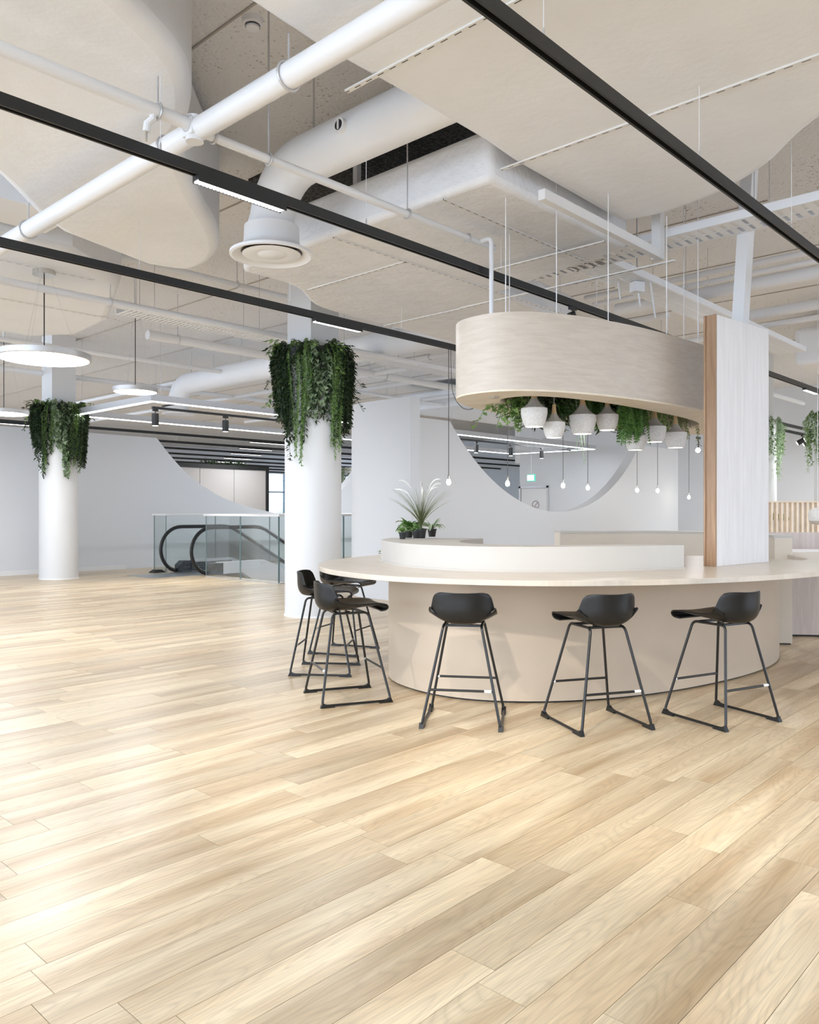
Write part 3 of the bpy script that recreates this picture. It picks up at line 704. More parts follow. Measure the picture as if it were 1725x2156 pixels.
# ---- small pots on the curb
def pot(px, py, wpx, zt_=1.045, Y=None):
    p = PZ(px, py, zt_) if Y is None else Vector(((px-CX)/F*Y, Y, zt_))
    return p, .5*wpx/F*p.y
def pot_body(t, c, r):
    h = r*1.75
    MB().lathe([(r*.72,0),(r*.74,.004),(r*.95,h*.8),(r*1.03,h*.81),(r*1.05,h),(r*.97,h),(r*.94,h*.86)], 32, c, True, False).build('plastic_pot', M['pot'], t)
    MB().lathe([(r*.945,h*.86),(.001,h*.87)], 24, c).build('soil', M['soil'], t)
    return c + Vector((0,0,h*.87))
p, r = pot(887, 1133, 23)
t = thing('potted_grass', p, 'tall ornamental grass with white plumes in a black pot on the bar curb', 'plant', 'pot plants on the bar curb')
top = pot_body(t, p, r); rng = random.Random(41)
for k in range(120):
    a = rng.random()*6.283; L = rng.uniform(.22,.40); lean = rng.uniform(.03,.32); d = Vector((math.cos(a), math.sin(a), 0))
    pts = [top + d*(lean*(s/7)**1.8) + Vector((0,0,L*(s/7)*(1-.25*lean*(s/7)))) for s in range(8)]
    MB().tube(pts, [.0055*(1-.8*s/7) for s in range(8)], 4, flat=.4).build('blade', M['grass'], t, smooth=False)
for k in range(9):
    a = rng.random()*6.283; L = rng.uniform(.36,.46); lean = rng.uniform(.1,.3); d = Vector((math.cos(a), math.sin(a), 0))
    pts = [top + d*(lean*(s/9)**1.6) + Vector((0,0,L*math.sin(min(1, s/8)*1.5)))  for s in range(10)]
    MB().tube(pts, [.0015]*6+[.006,.008,.007,.003], 6).build('plume', M['plume'], t)
def leaf_pot(px, py, w, lab, matk, seed, n, L0, L1, lw, Y=None):
    p, r = pot(px, py, w, Y=Y); t = thing('potted_plant', p, lab, 'plant', 'pot plants on the bar curb'); top = pot_body(t, p, r); rng = random.Random(seed)
    for k in range(n):
        a = rng.random()*6.283; L = rng.uniform(L0, L1); d = Vector((math.cos(a), math.sin(a), 0)); e = rng.uniform(.5,1.3); m = 6; vs=[]; fs=[]
        sd = Vector((-d.y, d.x, 0))
        for s in range(m+1):
            q = s/m; c = top + d*(L*e*.7*q) + Vector((0,0,L*(.9*q-.75*e*q*q))); ww = lw*math.sin(math.pi*(q*.92+.06))
            vs += [c + sd*ww/2 + Vector((0,0,ww*.2)), c, c - sd*ww/2 + Vector((0,0,ww*.2))]
        for s in range(m): fs += [(3*s,3*s+1,3*s+4,3*s+3), (3*s+1,3*s+2,3*s+5,3*s+4)]
        MB().add(vs, fs).build('leaf', M[matk], t)
leaf_pot(861, 1132, 20, 'low plant with broad arching plain green leaves in a black pot on the curb', 'fern', 42, 30, .14, .28, .045)
leaf_pot(910, 1130, 19, 'low plant with pale striped leaves in a black pot beside the ornamental grass', 'silver', 43, 30, .14, .25, .028)
leaf_pot(877, 1127, 18, 'small bushy plant half hidden behind the ornamental grass', 'vine', 44, 30, .06, .15, .03, Y=7.25)
leaf_pot(848, 1130, 16, 'small creeping plant at the back edge of the bar curb', 'vine', 45, 26, .06, .12, .03, Y=7.05)

# ============================================================ STOOLS
def make_stool():
    t = thing('bar_stool', (0,0,0), 'x', 'stool', 'bar stools around the oval bar')
    BX, TX, BF, BR, TF, TR, ZF, ZU = .235, .115, .24, -.24, .115, -.135, .012, .600
    r = .0085
    for s in (-1, 1):
        loop = [Vector((s*TX, (TF+TR)/2, ZU)), Vector((s*TX, TF, ZU)), Vector((s*BX, BF, ZF)), Vector((s*BX, BR, ZF)), Vector((s*TX, TR, ZU)), Vector((s*TX, (TF+TR)/2, ZU))]
        MB().tube(round_corners(loop, .035, 5), r, 10).build('sled_frame', M['frame'], t, local=True)
        for y0, sg in ((BF, 1), (BR, -1)):
            mb = MB(); c = Vector((s*BX, y0, 0))
            mb.add([c+Vector((a*.014, sg*q, zz)) for a in (-1,1) for q, zz in ((.012,0),(-.085,0),(-.085,.012),(-.03,.02),(-.004,.034))],
                   [(0,1,2,3,4),(5,9,8,7,6),(0,5,6,1),(1,6,7,2),(2,7,8,3),(3,8,9,4),(4,9,5,0)])
            mb.build('foot_cap', M['rubber'], t, local=True)
    fz = .225; k = (fz-ZF)/(ZU-ZF); xx = BX+(TX-BX)*k
    for yb, yt in ((BF, TF), (BR, TR)):
        y = yb+(yt-yb)*k
        MB().tube([(-xx, y, fz), (xx, y, fz)], .0075, 10).build('footrest', M['frame'], t, local=True)
    y = BR+(TR-BR)*k
    MB().tube([(xx-.055, y, fz), (xx-.012, y, fz)], .0085, 10).build('label_sleeve', M['tagwhite'], t, local=True)
    MB().tube([(-xx+.004, BF+(TF-BF)*k, fz), (-xx+.016, BF+(TF-BF)*k, fz)], .0085, 10).build('label_sleeve', M['tagwhite'], t, local=True)
    mb = MB(); 
    for y in (TF-.03, TR+.04): mb.box((0, y, ZU-.002), 2*TX, .03, .012)
    mb.box((0, 0, ZU-.008), .03, .03, .016); mb.build('mounting_plate', M['frame'], t, local=True)
    # shell: profile (y, z) from front lip to top of the back, with half width, side lift and wrap
    prof = [(.200,.610,.140,.002),(.226,.618,.158,.004),(.235,.634,.172,.008),(.215,.645,.182,.012),(.15,.643,.192,.020),(.08,.634,.199,.030),(.0,.624,.203,.042),
            (-.07,.615,.204,.060),(-.13,.612,.203,.082),(-.180,.622,.201,.100),(-.207,.650,.198,.108),(-.219,.69,.193,.106),(-.222,.73,.186,.098),(-.223,.765,.179,.088),(-.225,.793,.168,.078),(-.227,.806,.148,.068)]
    pr = smooth_path([Vector((a,b,c)) for a,b,c,d in prof], 3); wr = smooth_path([Vector((d,0,0)) for a,b,c,d in prof], 3)
    m = len(pr); nS = 16; vs = []; fs = []
    for i in range(m):
        a, b = pr[max(i-1,0)], pr[min(i+1,m-1)]; ty, tz = b.x-a.x, b.y-a.y; L = math.hypot(ty, tz) or 1
        ny, nz = tz/L, -ty/L                                   # towards the sitter
        for k in range(nS+1):
            s = -1+2*k/nS; g = abs(s)**2.4
            y = pr[i].x + ny*wr[i].x*g; z = pr[i].y + nz*wr[i].x*g
            if i > m*.6: z -= .022*abs(s)**5 * (i/m-.6)/.4
            vs.append(Vector((s*pr[i].z, y, z)))
    for i in range(m-1):
        for k in range(nS): fs.append((i*(nS+1)+k, i*(nS+1)+k+1, (i+1)*(nS+1)+k+1, (i+1)*(nS+1)+k))
    sh = MB().add(vs, fs).build('seat_shell', M['shell'], t, local=True, angle=80)
    so = sh.modifiers.new('thick', 'SOLIDIFY'); so.thickness = .009; so.offset = 0
    b = sh.modifiers.new('bevel', 'BEVEL'); b.width = .003; b.segments = 2; b.limit_method = 'ANGLE'
    # upholstered pad in the seat
    vs = []; fs = []; rows = [i for i in range(m) if pr[i].y < .66 and i > 7]
    for q, i in enumerate(rows):
        a, b = pr[max(i-1,0)], pr[min(i+1,m-1)]; ty, tz = b.x-a.x, b.y-a.y; L = math.hypot(ty, tz) or 1; ny, nz = tz/L, -ty/L
        e = math.sin(math.pi*min(1, max(0, q/(len(rows)-1))))**.5
        for k in range(nS+1):
            s = -1+2*k/nS; g = abs(s*.93)**2.4; lift = .004 + .016*e*(1-abs(s)**6)
            vs.append(Vector((s*.93*pr[i].z, pr[i].x + ny*(wr[i].x*g+lift), pr[i].y + nz*(wr[i].x*g+lift))))
    for q in range(len(rows)-1):
        for k in range(nS): fs.append((q*(nS+1)+k, q*(nS+1)+k+1, (q+1)*(nS+1)+k+1, (q+1)*(nS+1)+k))
    MB().add(vs, fs).build('seat_pad', M['shell'], t, local=True, angle=80)
    return t
st0 = make_stool()
stools = [(.34, 4.95, 9, 'black bar stool of the front row, next to the stools at the curved end'),
          (1.141, 4.88, -17.5, 'black bar stool in the middle of the three along the bar front'),
          (1.95, 5.0, -28, 'black bar stool before the wood fin, turned most from the bar front'),
          (-.434, 5.54, 69, 'black bar stool at the curved end of the bar next to the front row'),
          (-.68, 6.47, 95, 'black bar stool at the curved end, between two stools and the column'),
          (-.60, 7.35, 111, 'black bar stool tucked deepest under the curved end, furthest from the front row')]
for i, (x, y, az, lab) in enumerate(stools):
    o = st0 if i == 0 else copy_tree(st0)
    o.location = (x, y, 0); o.rotation_euler = (0, 0, -math.radians(az)); o['label'] = lab

# ============================================================ ESCALATOR AND BALUSTRADE
ES0, WA, WB = 8.55, 15.0, 13.84
es = thing('escalator', uw(9.2, (WA+WB)/2, 0), 'down escalator with black handrails and glass sides in the stairwell', 'escalator')
def rail_path(w):
    R = .47; zc = .48; pts = []
    for k in range(17):
        t = math.radians(250 - k*160/16); pts.append((ES0+R+R*math.cos(t)*1.0, zc+R*math.sin(t)))
    pts = [(9.35, .10)] + pts + [(10.05, .95)]
    L = 5.5; pts += [(10.2,.935), (10.35,.885)]
    u0, z0 = 10.35, .885
    for k in range(1, 8): pts.append((u0+k*.75, z0-k*.75*math.tan(math.radians(30))))
    return [uw(u, w, z) for u, z in pts]
for w in (WA, WB):
    rp = rail_path(w)
    MB().tube(rp, .026, 10, flat=1.5).build('handrail', M['rubber'], es)
    g = [p for p in rp[1:]]; low = [Vector((p.x, p.y, 0)) for p in g]
    foot = [uw(16.2, w, -3.2), uw(10.35, w, .05), uw(9.2, w, .05)]
    MB().sheet(g + foot, uw(0,.012)).build('glass_side', M['glass'], es, smooth=False)
    prs = [(9.05,.012),(9.05,.17),(9.18,.25),(10.25,.25),(10.6,.12),(15.6,-2.77),(15.6,-3.4),(10.2,-.3),(9.7,0.012)]
    q = MB(); q.sheet([uw(u, w-.09, z) for u, z in prs], uw(0, .18)); q.build('skirt', M['white'] if w == WB else M['rim'], es)
    q = MB(); q.sheet([uw(u, w-.10, z) for u, z in ((8.93,.0),(8.93,.15),(9.03,.235),(9.22,.235),(9.22,0))], uw(0,.2)); q.build('newel_box', M['darksteel'], es)
q = MB(); q.ubox(9.2, 10.2, WA-.13, WA-.09, .01, .2); q.build('inner_skirt_plate', M['darksteel'], es)
q = MB(); q.ubox(7.75, 10.1, WB+.1, WA-.1, 0.0, .004); q.build('landing_plate', M['steel'], es)
for k in range(10):
    u = 10.1+k*.4; z = -.02-.03*k if k < 2 else -.08-(k-2)*.22
    q = MB(); q.ubox(u, u+.4, WB+.1, WA-.1, z-.2, z); q.build('step', M['steel'], es)
q = MB(); q.add(*[[uw(8.42, 15.08), uw(8.42, 15.28), uw(8.72, 15.28), uw(8.72, 15.08), uw(8.5,15.11,.06), uw(8.5,15.25,.06), uw(8.64,15.25,.06), uw(8.64,15.11,.06)], [(3,2,1,0),(4,5,6,7),(0,1,5,4),(1,2,6,5),(2,3,7,6),(3,0,4,7)]])
q.build('floor_wedge', M['black'], label='small black wedge block on the floor beside the escalator entry', cat='wedge')
# stairwell lining and the floor below
q = MB(); t_ = .05
q.ubox(HOLE[0], HOLE[1], HOLE[2], HOLE[2]+t_, -4, -.012); q.ubox(HOLE[0], HOLE[1], HOLE[3]-t_, HOLE[3], -4, -.012); q.ubox(HOLE[0], HOLE[0]+t_, HOLE[2], HOLE[3], -4, -.012); q.ubox(HOLE[1]-t_, HOLE[1], HOLE[2], HOLE[3], -4, -.012)
q.build('wall_stairwell', M['wall'], kind='structure', smooth=False)
q = MB(); q.ubox(HOLE[0]-1, HOLE[1]+1, HOLE[2]-1, HOLE[3]+1, -4.1, -4); q.build('floor_lower', M['white'], kind='structure')
bal = thing('glass_balustrade', uw(8.7, 12.3, 0), 'frameless glass balustrade with white top rail around the escalator opening', 'balustrade')
def glass_run(u0, w0, u1, w1, n):
    for k in range(n):
        a = Vector((u0+(u1-u0)*k/n, w0+(w1-w0)*k/n, 0)); b = Vector((u0+(u1-u0)*(k+1)/n, w0+(w1-w0)*(k+1)/n, 0)); d = (b-a).normalized()*.008; a += d; b -= d
        s = uw(*(Vector((-(b-a).y, (b-a).x, 0)).normalized()*.016).xy)
        MB().sheet([uw(a.x,a.y,0), uw(b.x,b.y,0), uw(b.x,b.y,1.19), uw(a.x,a.y,1.19)], s).build('glass_pane', M['glass'], bal, smooth=False)
        for e_ in (a, b): MB().box(uw(e_.x, e_.y, .6)+s*.5, .012, .012, 1.18, UANG).build('pane_edge', M['paneedge'], bal, smooth=False)
    L = math.hypot(u1-u0, w1-w0)
    c = uw((u0+u1)/2, (w0+w1)/2, 1.205); q = MB()
    if abs(u1-u0) > abs(w1-w0): q.ubox(u0-.04, u1+.04, w0-.045, w0+.045, 1.185, 1.225)
    else: q.ubox(u0-.045, u0+.045, min(w0,w1)-.04, max(w0,w1)+.04, 1.185, 1.225)
    q.build('top_rail', M['white'], bal, bevel=.006)
    q = MB()
    if abs(u1-u0) > abs(w1-w0): q.ubox(u0, u1, w0-.02, w0+.02, 0, .02)
    else: q.ubox(u0-.02, u0+.02, w0, w1, 0, .02)
    q.build('floor_channel', M['rim'], bal)
glass_run(8.7, 11.25, 8.7, 13.55, 2)
glass_run(8.75, 15.12, 8.75, 15.62, 1)
glass_run(8.75, 15.62, 17.9, 15.62, 6)
glass_run(8.7, 11.25, 17.9, 11.25, 6)

# black framed grey board wall beyond
bw = 21.3
b0, b1 = 8.5, ray_w(560, bw)
ht = z_at(991, uw(b1, bw).y)
bd = thing('framed_board_wall', uw((b0+b1)/2, bw, 0), 'grey panelled screen wall with black frame beyond the swooping wall', 'screen wall')
n = 6
for k in range(n):
    ua, ub_ = b0+(b1-b0)*k/n, b0+(b1-b0)*(k+1)/n
    q = MB(); q.ubox(ua+.008, ub_-.008, bw, bw+.08, 0, ht); q.build('panel', M['greyboard'], bd)
q = MB(); q.ubox(b0, b1+.1, bw-.04, bw+.1, ht, ht+.13); q.build('top_frame', M['black'], bd)
q = MB(); q.ubox(b1, b1+.1, bw-.04, bw+.1, 0, ht); q.build('end_frame', M['black'], bd)
# plant tuft on the screen wall and a grass clump by the far windows
rng = random.Random(51)
t = thing('trailing_tuft', uw(b1-1.6, bw, ht+.13), 'thin green tuft lying on the black frame of the screen wall', 'plant'); mb = MB()
for k in range(90):
    p = uw(b1-2.4+rng.random()*1.6, bw+rng.uniform(-.03,.08), ht+.13); mb.leaf(p, Vector((rng.uniform(-1,1),rng.uniform(-1,1),rng.uniform(.0,1))), Vector((0,0,1)), .22, .03)
mb.build('leaves', M['ivy'], t, smooth=False)
pc = uw(ray_w(588, 24.0), 24.0, 0)
t = thing('tall_grass_pot', pc, 'tall green grass in a white planter by the far windows', 'plant')
MB().lathe([(.22,0),(.28,.7)], 24, pc).build('planter', M['white'], t); mb = MB()
for k in range(60):
    a = rng.random()*6.283; L = rng.uniform(.6,1.35); le = rng.uniform(.1,.7); d = Vector((math.cos(a), math.sin(a), 0))
    mb.tube([pc + Vector((0,0,.68)) + d*(le*(s/6)**1.8) + Vector((0,0,L*(s/6)*(1-.3*le*s/6))) for s in range(7)], [.016*(1-.85*s/6) for s in range(7)], 4, flat=.3)
mb.build('blades', M['fern'], t, smooth=False)
# hanging greenery glimpsed between column and wing wall
pc = uw(ray_w(742, 20.5), 20.5, 2.6)
t = thing('hanging_plant', pc, 'pale green hanging plant seen between the column and the wing wall', 'plant', None)
for k in range(22):
    pts = vine_path(Vector((pc.x,pc.y,0)), rng.random()*6.283, .3, rng.uniform(.6,1.3), 2.75, rng); mb = MB(); mb.tube(pts, .004, 4, cap=False); leafy(mb, pts, rng, .04, .10, .05, .9, .4)
    mb.build('strand', M['pothos'], t, smooth=False)
MB().lathe([(.25,2.6),(.32,2.78)], 20, Vector((pc.x,pc.y,0))).build('planter', M['white'], t)
MB().tube([Vector((pc.x,pc.y,2.7)), Vector((pc.x,pc.y,ZS))], .006, 5).build('cord', M['black'], t)

# ============================================================ LIGHT TRACKS
ZTR = 3.2
def area(name, loc, sx, sy, power, parent=None, col=(.93,.96,1), ang=UANG):
    l = bpy.data.lights.new(name, 'AREA'); l.shape = 'RECTANGLE'; l.size = sx; l.size_y = sy; l.energy = power; l.color = col
    o = bpy.data.objects.new(name, l); COL.objects.link(o); o.rotation_euler = (0,0,ang); o.location = loc
    if parent is not None: o.parent = parent; o.location = Vector(loc) - parent.location
    return o
def track(w, u0, u1, mods, lab, wires=True, wu=(), power=0, group='black lighting tracks'):
    t = thing('lighting_track', uw((u0+u1)/2, w, ZTR-.03), lab, 'track light', group)
    q = MB()
    q.ubox(u0, u1, w-.024, w+.024, ZTR+.012, ZTR+.05); q.ubox(u0, u1, w-.024, w-.012, ZTR-.012, ZTR+.012); q.ubox(u0, u1, w+.012, w+.024, ZTR-.012, ZTR+.012)
    q.build('rail', M['black'], t, smooth=False)
    q = MB(); q.ubox(u0, u1, w-.010, w-.008, ZTR-.002, ZTR+.012); q.build('conductor', M['rim'], t, smooth=False)
    for (ma, mb_, near) in mods:
        q = MB(); q.ubox(ma, mb_, w-.030, w+.030, ZTR-.040, ZTR-.010); md = q.build('light_module', M['black'], t, smooth=False)
        if near:
            nn = int((mb_-ma)/.024)
            q = MB()
            for k in range(nn):
                for s in (-1, 1):
                    cu = ma+.012+k*(mb_-ma-.01)/nn; q.box(uw(cu, w+s*.0145, ZTR-.045), .014, .017, .008, UANG)
            q.build('louvre_cells', M['louvre'], md, kind='stuff', smooth=False)
            q = MB(); q.ubox(ma, mb_, w-.032, w-.028, ZTR-.05, ZTR-.01); q.ubox(ma, mb_, w+.028, w+.032, ZTR-.05, ZTR-.01); q.build('louvre_frame', M['black'], md, smooth=False)
        else:
            q = MB(); q.ubox(ma+.01, mb_-.01, w-.024, w+.024, ZTR-.046, ZTR-.040); q.build('diffuser', M['louvre'], md, smooth=False)
        if power: area('module_light', uw((ma+mb_)/2, w, ZTR-.055), mb_-ma, .05, power, t)
    us = wu or ([u0+.6+1.55*k for k in range(int((u1-u0)/1.55))] if wires else [])
    for u in us:
        MB().tube([uw(u, w, ZTR+.05), uw(u, w, over(uw(u, w)))], .0022, 5).build('hanger_wire', M['pipe'], t)
        MB().lathe([(.006,0),(.006,.035),(.003,.05)], 8, uw(u, w, ZTR+.05)).build('wire_gripper', M['rim'], t)
    return t
PW = 14  # plain modules besides the louvred ones are added light sources
t1 = track(3.95, -3, 22, [(2.468,3.09,True),(-1.6,-.98,False),(8.9,9.5,False),(13.2,13.8,False)], 'long black lighting track with lit louvre module crossing above the stools', power=PW)
t2 = track(6.04, -2, 22, [(5.10,5.73,True),(.4,1.0,False),(10.6,11.2,False),(15.2,15.8,False)], 'long black lighting track passing in front of the square column shaft', power=PW)
t3 = track(1.85, -4, 14, [(-1.2,-.6,False),(9.5,10.1,False)], 'black lighting track crossing under the widest duct towards the fin', power=PW)
for k, (w, lab) in enumerate(((-.25, 'unseen black lighting track added for light on the stool side of the bar'), (-2.35, 'unseen black lighting track added for light furthest out on the stool side'))):  # tracks out of view, added to light the room
    track(w, -4, 14, [(-1.5,-.9,False),(2.0,2.6,False),(5.5,6.1,False)], lab, power=PW)
for k in range(8):  # extra lit modules added on these tracks to brighten the far zone
    w = 18.1+2.05*k
    track(w, 4, 34, [(6+2.3*(k % 3), 7.2+2.3*(k % 3), False), (13+1.1*k, 14.2+1.1*k, False)], 'thin black lighting track among the parallel row beyond the swooping wall', wires=False, wu=[6, 12, 18, 24, 30], power=32, group='row of tracks beyond the swooping wall')
def spot_head(name, p, aim, lab, lit=True, power=0, size=.055, drop=.12, group='spotlight heads on tracks', face=None):
    t = thing('spotlight', p, lab, 'spotlight', group)
    aim = (Vector(aim)-Vector(p)).normalized(); p = Vector(p); c = p + Vector((0,0,-drop))
    MB().box(p+Vector((0,0,-.02)), .10, .035, .04, UANG).build('adapter', M['black'], t)
    MB().tube([p+Vector((0,0,-.03)), c], .008, 8).build('stem', M['black'], t)
    MB().tube([c - aim*size*1.0, c + aim*size*1.6], size*.75, 20).build('head', M['black'], t)
    MB().tube([c + aim*size*1.6, c + aim*size*1.66], size*.62, 20).build('lens', face or M['louvre'], t)
    if power:
        l = bpy.data.lights.new('spot', 'SPOT'); l.energy = power; l.spot_size = math.radians(60); l.spot_blend = .6; l.shadow_soft_size = .04; l.color = (1,.93,.82)
        o = bpy.data.objects.new('spot', l); COL.objects.link(o); o.parent = t; o.location = c + aim*size*1.9 - p; o.rotation_euler = aim.to_track_quat('-Z', 'Y').to_euler()
    return t
spot_head('s', uw(ray_w(1206, 3.95), 3.95, ZTR), uw(8, 4, 1), 'small black spotlight on the track just above the oval canopy')

# ============================================================ PENDANT DISCS
def disc(px, py, wpx, dia, ycan, lab, h=.06):
    Y = dia*F/wpx; c = PY(px, py, Y); zc = min(z_at(ycan, Y), over(c)-.05); t = thing('disc_pendant', c, lab, 'lamp', 'round disc pendant lamps'); R = dia/2
    MB().lathe([(R-.02,0),(R,.004),(R,h),(R-.01,h+.004),(.02,h+.006)], 64, c, False).build('drum', M['rim'], t)
    MB().lathe([(R-.02,.003),(.01,.001)], 64, c).build('diffuser', M['lamp'], t)
    MB().tube([c+Vector((0,0,h)), Vector((c.x,c.y,zc))], .006, 8).build('cable', M['black'], t)
    for a in range(3):
        d = Vector((math.cos(a*2.094+.4), math.sin(a*2.094+.4), 0)); MB().tube([c+d*R*.7+Vector((0,0,h)), Vector((c.x,c.y,zc))+d*.06], .0012, 4).build('steel_wire', M['rim'], t)
    MB().lathe([(.11,zc-c.z),(.11,zc-c.z+.05)], 32, c).build('canopy_plate', M['chrome'], t)
    MB().tube([Vector((c.x,c.y,zc+.045)), Vector((c.x,c.y,max(zc+.055, over(c))))], .02, 8).build('stem', M['pipe'], t)
    l = bpy.data.lights.new('disc_light', 'AREA'); l.shape = 'DISK'; l.size = dia*.9; l.energy = 30*dia; o = bpy.data.objects.new('disc_light', l); COL.objects.link(o); o.parent = t; o.location = (0,0,-.01)
disc(93, 757, 186, .90, 566, 'largest lit disc pendant, on a cable from a nickel canopy plate')
disc(285, 826, 92, .62, 660, 'smaller lit disc pendant hanging before the long lit frame')
disc(8, 872, 98, .75, 722, 'lit disc pendant hanging beside the plant-ringed column and swooping wall')

# ============================================================ LONG RECTANGULAR LIT FRAME
ZF_ = 3.1
A_ = to_uw(PZ(318, 845, ZF_)); B_ = to_uw(PZ(152, 876, ZF_)); E_ = to_uw(PZ(1265, 946, ZF_))
fu0, fu1, fw0, fw1 = A_[0], E_[0], A_[1], B_[1]
lf = thing('light_frame', uw((fu0+fu1)/2, (fw0+fw1)/2, ZF_), 'long rectangular hanging light frame of lit aluminium bars', 'lamp')
def bar_(u0, u1, w0, w1):
    q = MB(); q.ubox(u0, u1, w0, w1, ZF_+.012, ZF_+.12); b = q.build('aluminium_bar', M['rim'], lf, smooth=False)
    q = MB(); q.ubox(u0+.01, u1-.01, w0+.01, w1-.01, ZF_, ZF_+.012); q.build('led_strip', M['led'], b, smooth=False)
e = .09
bar_(fu0, fu1, fw0, fw0+e); bar_(fu0, fu1, fw1-e, fw1); bar_(fu0, fu0+e, fw0+e, fw1-e); bar_(fu1-e, fu1, fw0+e, fw1-e)
for u in (fu0+.2, fu0+4.8, fu0+9.6, fu1-.2):
    for w in (fw0+.04, fw1-.04): MB().tube([uw(u, w, ZF_+.12), uw(u, w, over(uw(u, w)))], .003, 5).build('hanger_wire', M['rim'], lf)
inner_w = fw0+.5
q = MB(); q.ubox(fu0+.3, fu1-.6, inner_w-.02, inner_w+.02, ZF_-.05, ZF_-.01); q.build('spot_rail', M['black'], lf)
for u in (fu0+.5, fu0+5, fu1-.8): MB().ubox(u-.02, u+.02, fw0+.02, inner_w, ZF_+.0, ZF_+.02).build('rail_arm', M['black'], lf)
for i, px in enumerate((327, 475, 1003, 1076, 1141)):
    u = ray_w(px, inner_w); spot_head('s', uw(u, inner_w, ZF_-.05), uw(u, inner_w, 0), ['black spotlight near the corner of the light frame', 'black spotlight between the smaller disc and the green column', 'black spotlight on the light frame nearest the rim of the round wall opening', 'black spotlight in the middle of the round wall opening', 'black spotlight near the pointed end of the light frame'][i], size=.08, drop=.16, power=90 if i < 2 else 120)
# ============================================================ BARE BULBS
for i, (px, py, Y) in enumerate(((945,1015,12.8),(1069,1018,13.5),(1186,1022,14.6),(1238,1027,16.0),(1342,1032,17.6),(1385,1033,18.2),(1451,1047,20.5))):
    c = PY(px, py, Y); t = thing('bare_bulb_pendant', c-Vector((0,0,.05)), ['bare bulb pendant hanging beside the potted grass', 'bare bulb pendant hanging before the rim of the round wall opening', 'bare bulb pendant hanging in the middle of the round opening', 'bare bulb pendant hanging near the pointed end of the light frame', 'bare bulb pendant under the fern-covered stone lamp', 'bare bulb pendant next to the plant shadow on the wall', 'bare bulb pendant closest to the wood fin'][i], 'lamp', 'bare bulb pendants')
    MB().lathe([(.005,-.05),(.03,-.035),(.038,-.005),(.03,.025),(.014,.05)], 16, c).build('bulb', M['bulb'], t)
    MB().lathe([(.016,.045),(.018,.05),(.018,.11),(.006,.13)], 12, c).build('socket', M['chrome'], t)
    MB().tube([c+Vector((0,0,.12)), Vector((c.x,c.y,over(c)))], .006 if i else .007, 6).build('cord', plain('grey_cord', (.16,.15,.15), .6), t)
# slack cable looping beside the first cord
lp = [PY(949, 712, 12.5), PY(950, 770, 11.6), PY(952, 815, 10.2), PY(959, 840, 8.6), PY(972, 857, 7.4), PY(985, 862, 6.85), PY(996, 860, 6.65)]
lp[0].z = 4.06
MB().tube(smooth_path(lp, 6), .004, 6).build('slack_cable', M['black'], label='thin black cable drooping to the rounded end of the oval canopy', cat='cable')

# ============================================================ CEILING SERVICES
def duct(name, poly, z0, z1, lab, matk='duct', rnd=.10, cat='duct', group='white painted ducts'):
    o = MB().prism([uw(*p) for p in poly], z0, z1).build(name, M[matk], label=lab, cat=cat, group=group)
    b = o.modifiers.new('soft_edges', 'BEVEL'); b.width = rnd; b.segments = 4; b.limit_method = 'ANGLE'; b.angle_limit = math.radians(60)
    return o
for d_ in DUCTS: duct(*d_)
q = MB(); q.ubox(1.7, 3.1, 6.9, 7.5, 3.86, ZS); q.build('ceiling_beam', M['white'], label='short grey-white boxed beam beside the wavy duct', cat='beam')
def drop_duct(u, w, w_end, zc, r, lab, zdif=3.26, down_r=.21):
    t = thing('round_duct', uw(u, w, zdif), lab, 'duct', 'round ducts with ceiling diffusers')
    pts = [uw(u, w_end, zc)] + [uw(u, w+.36, zc)*0 + uw(u, w - .42*math.cos(a)*0, zc)*0 + uw(u, (w + .40*(1 if w_end > w else -1)) - .40*(1 if w_end > w else -1)*math.sin(a), zc - .40*(1-math.cos(a))) for a in [k*math.pi/16 for k in range(9)]]
    pts += [uw(u, w, zdif+.18)]
    MB().tube(pts, [r]*(len(pts)-2)+[(r+down_r)/2, down_r], 28).build('round_pipe', M['duct'], t)
    c = uw(u, w, zdif)
    MB().lathe([(down_r,.22),(down_r*1.02,.10),(.24,.06),(.32,.02),(.32,0),(.30,-.004),(.235,.03),(.22,.07)], 48, c, False, False).build('diffuser_cone', M['pipe'], t)
    MB().lathe([(.225,.012),(.20,.0),(.11,.012),(.10,.004),(.01,-.002)], 48, c, False, True).build('inner_cone', M['pipe'], t)
    MB().lathe([(.015,.0),(.015,.14)], 10, c).build('spindle', M['steel'], t)
    MB().lathe([(.21,.09),(.01,.10)], 32, c).build('dark_throat', M['black'], t)
    s = 1 if w_end > w else -1
    pp_ = uw(u, (w+w_end)/2, zc); side = uw(-1,0)
    q = MB(); q.tube([pp_ + side*(r-.02) + Vector((0,0,.0)), pp_ + side*(r+.03)], .05, 18); q.build('test_port', M['pipe'], t)
    q = MB(); q.tube([pp_ + side*(r+.03), pp_ + side*(r+.032)], .035, 18); q.build('port_hole', M['black'], t)
    q = MB(); q.tube([pp_ + side*(r+.034) + Vector((0,0,.03)), pp_ + side*(r+.034) - Vector((0,0,.03))], .008, 8); q.build('port_bar', M['pipe'], t)
    for w_ in (w+s*.5, w+s*1.3): MB().tube([uw(u, w_, zc+r-.01), uw(u, w_, max(zc+r, over(uw(u, w_), zc)))], .008, 6).build('hanger_rod', M['rim'], t)
    return t
drop_duct(3.78, 4.98, 3.0, 3.88, .17, 'round white duct bending down to a round diffuser above the bar')
ud, wd = to_uw(PZ(375, 872, 3.27)); drop_duct(ud, wd, 7.2, 3.86, .2, 'long round white duct dropping to a diffuser behind the smaller disc')
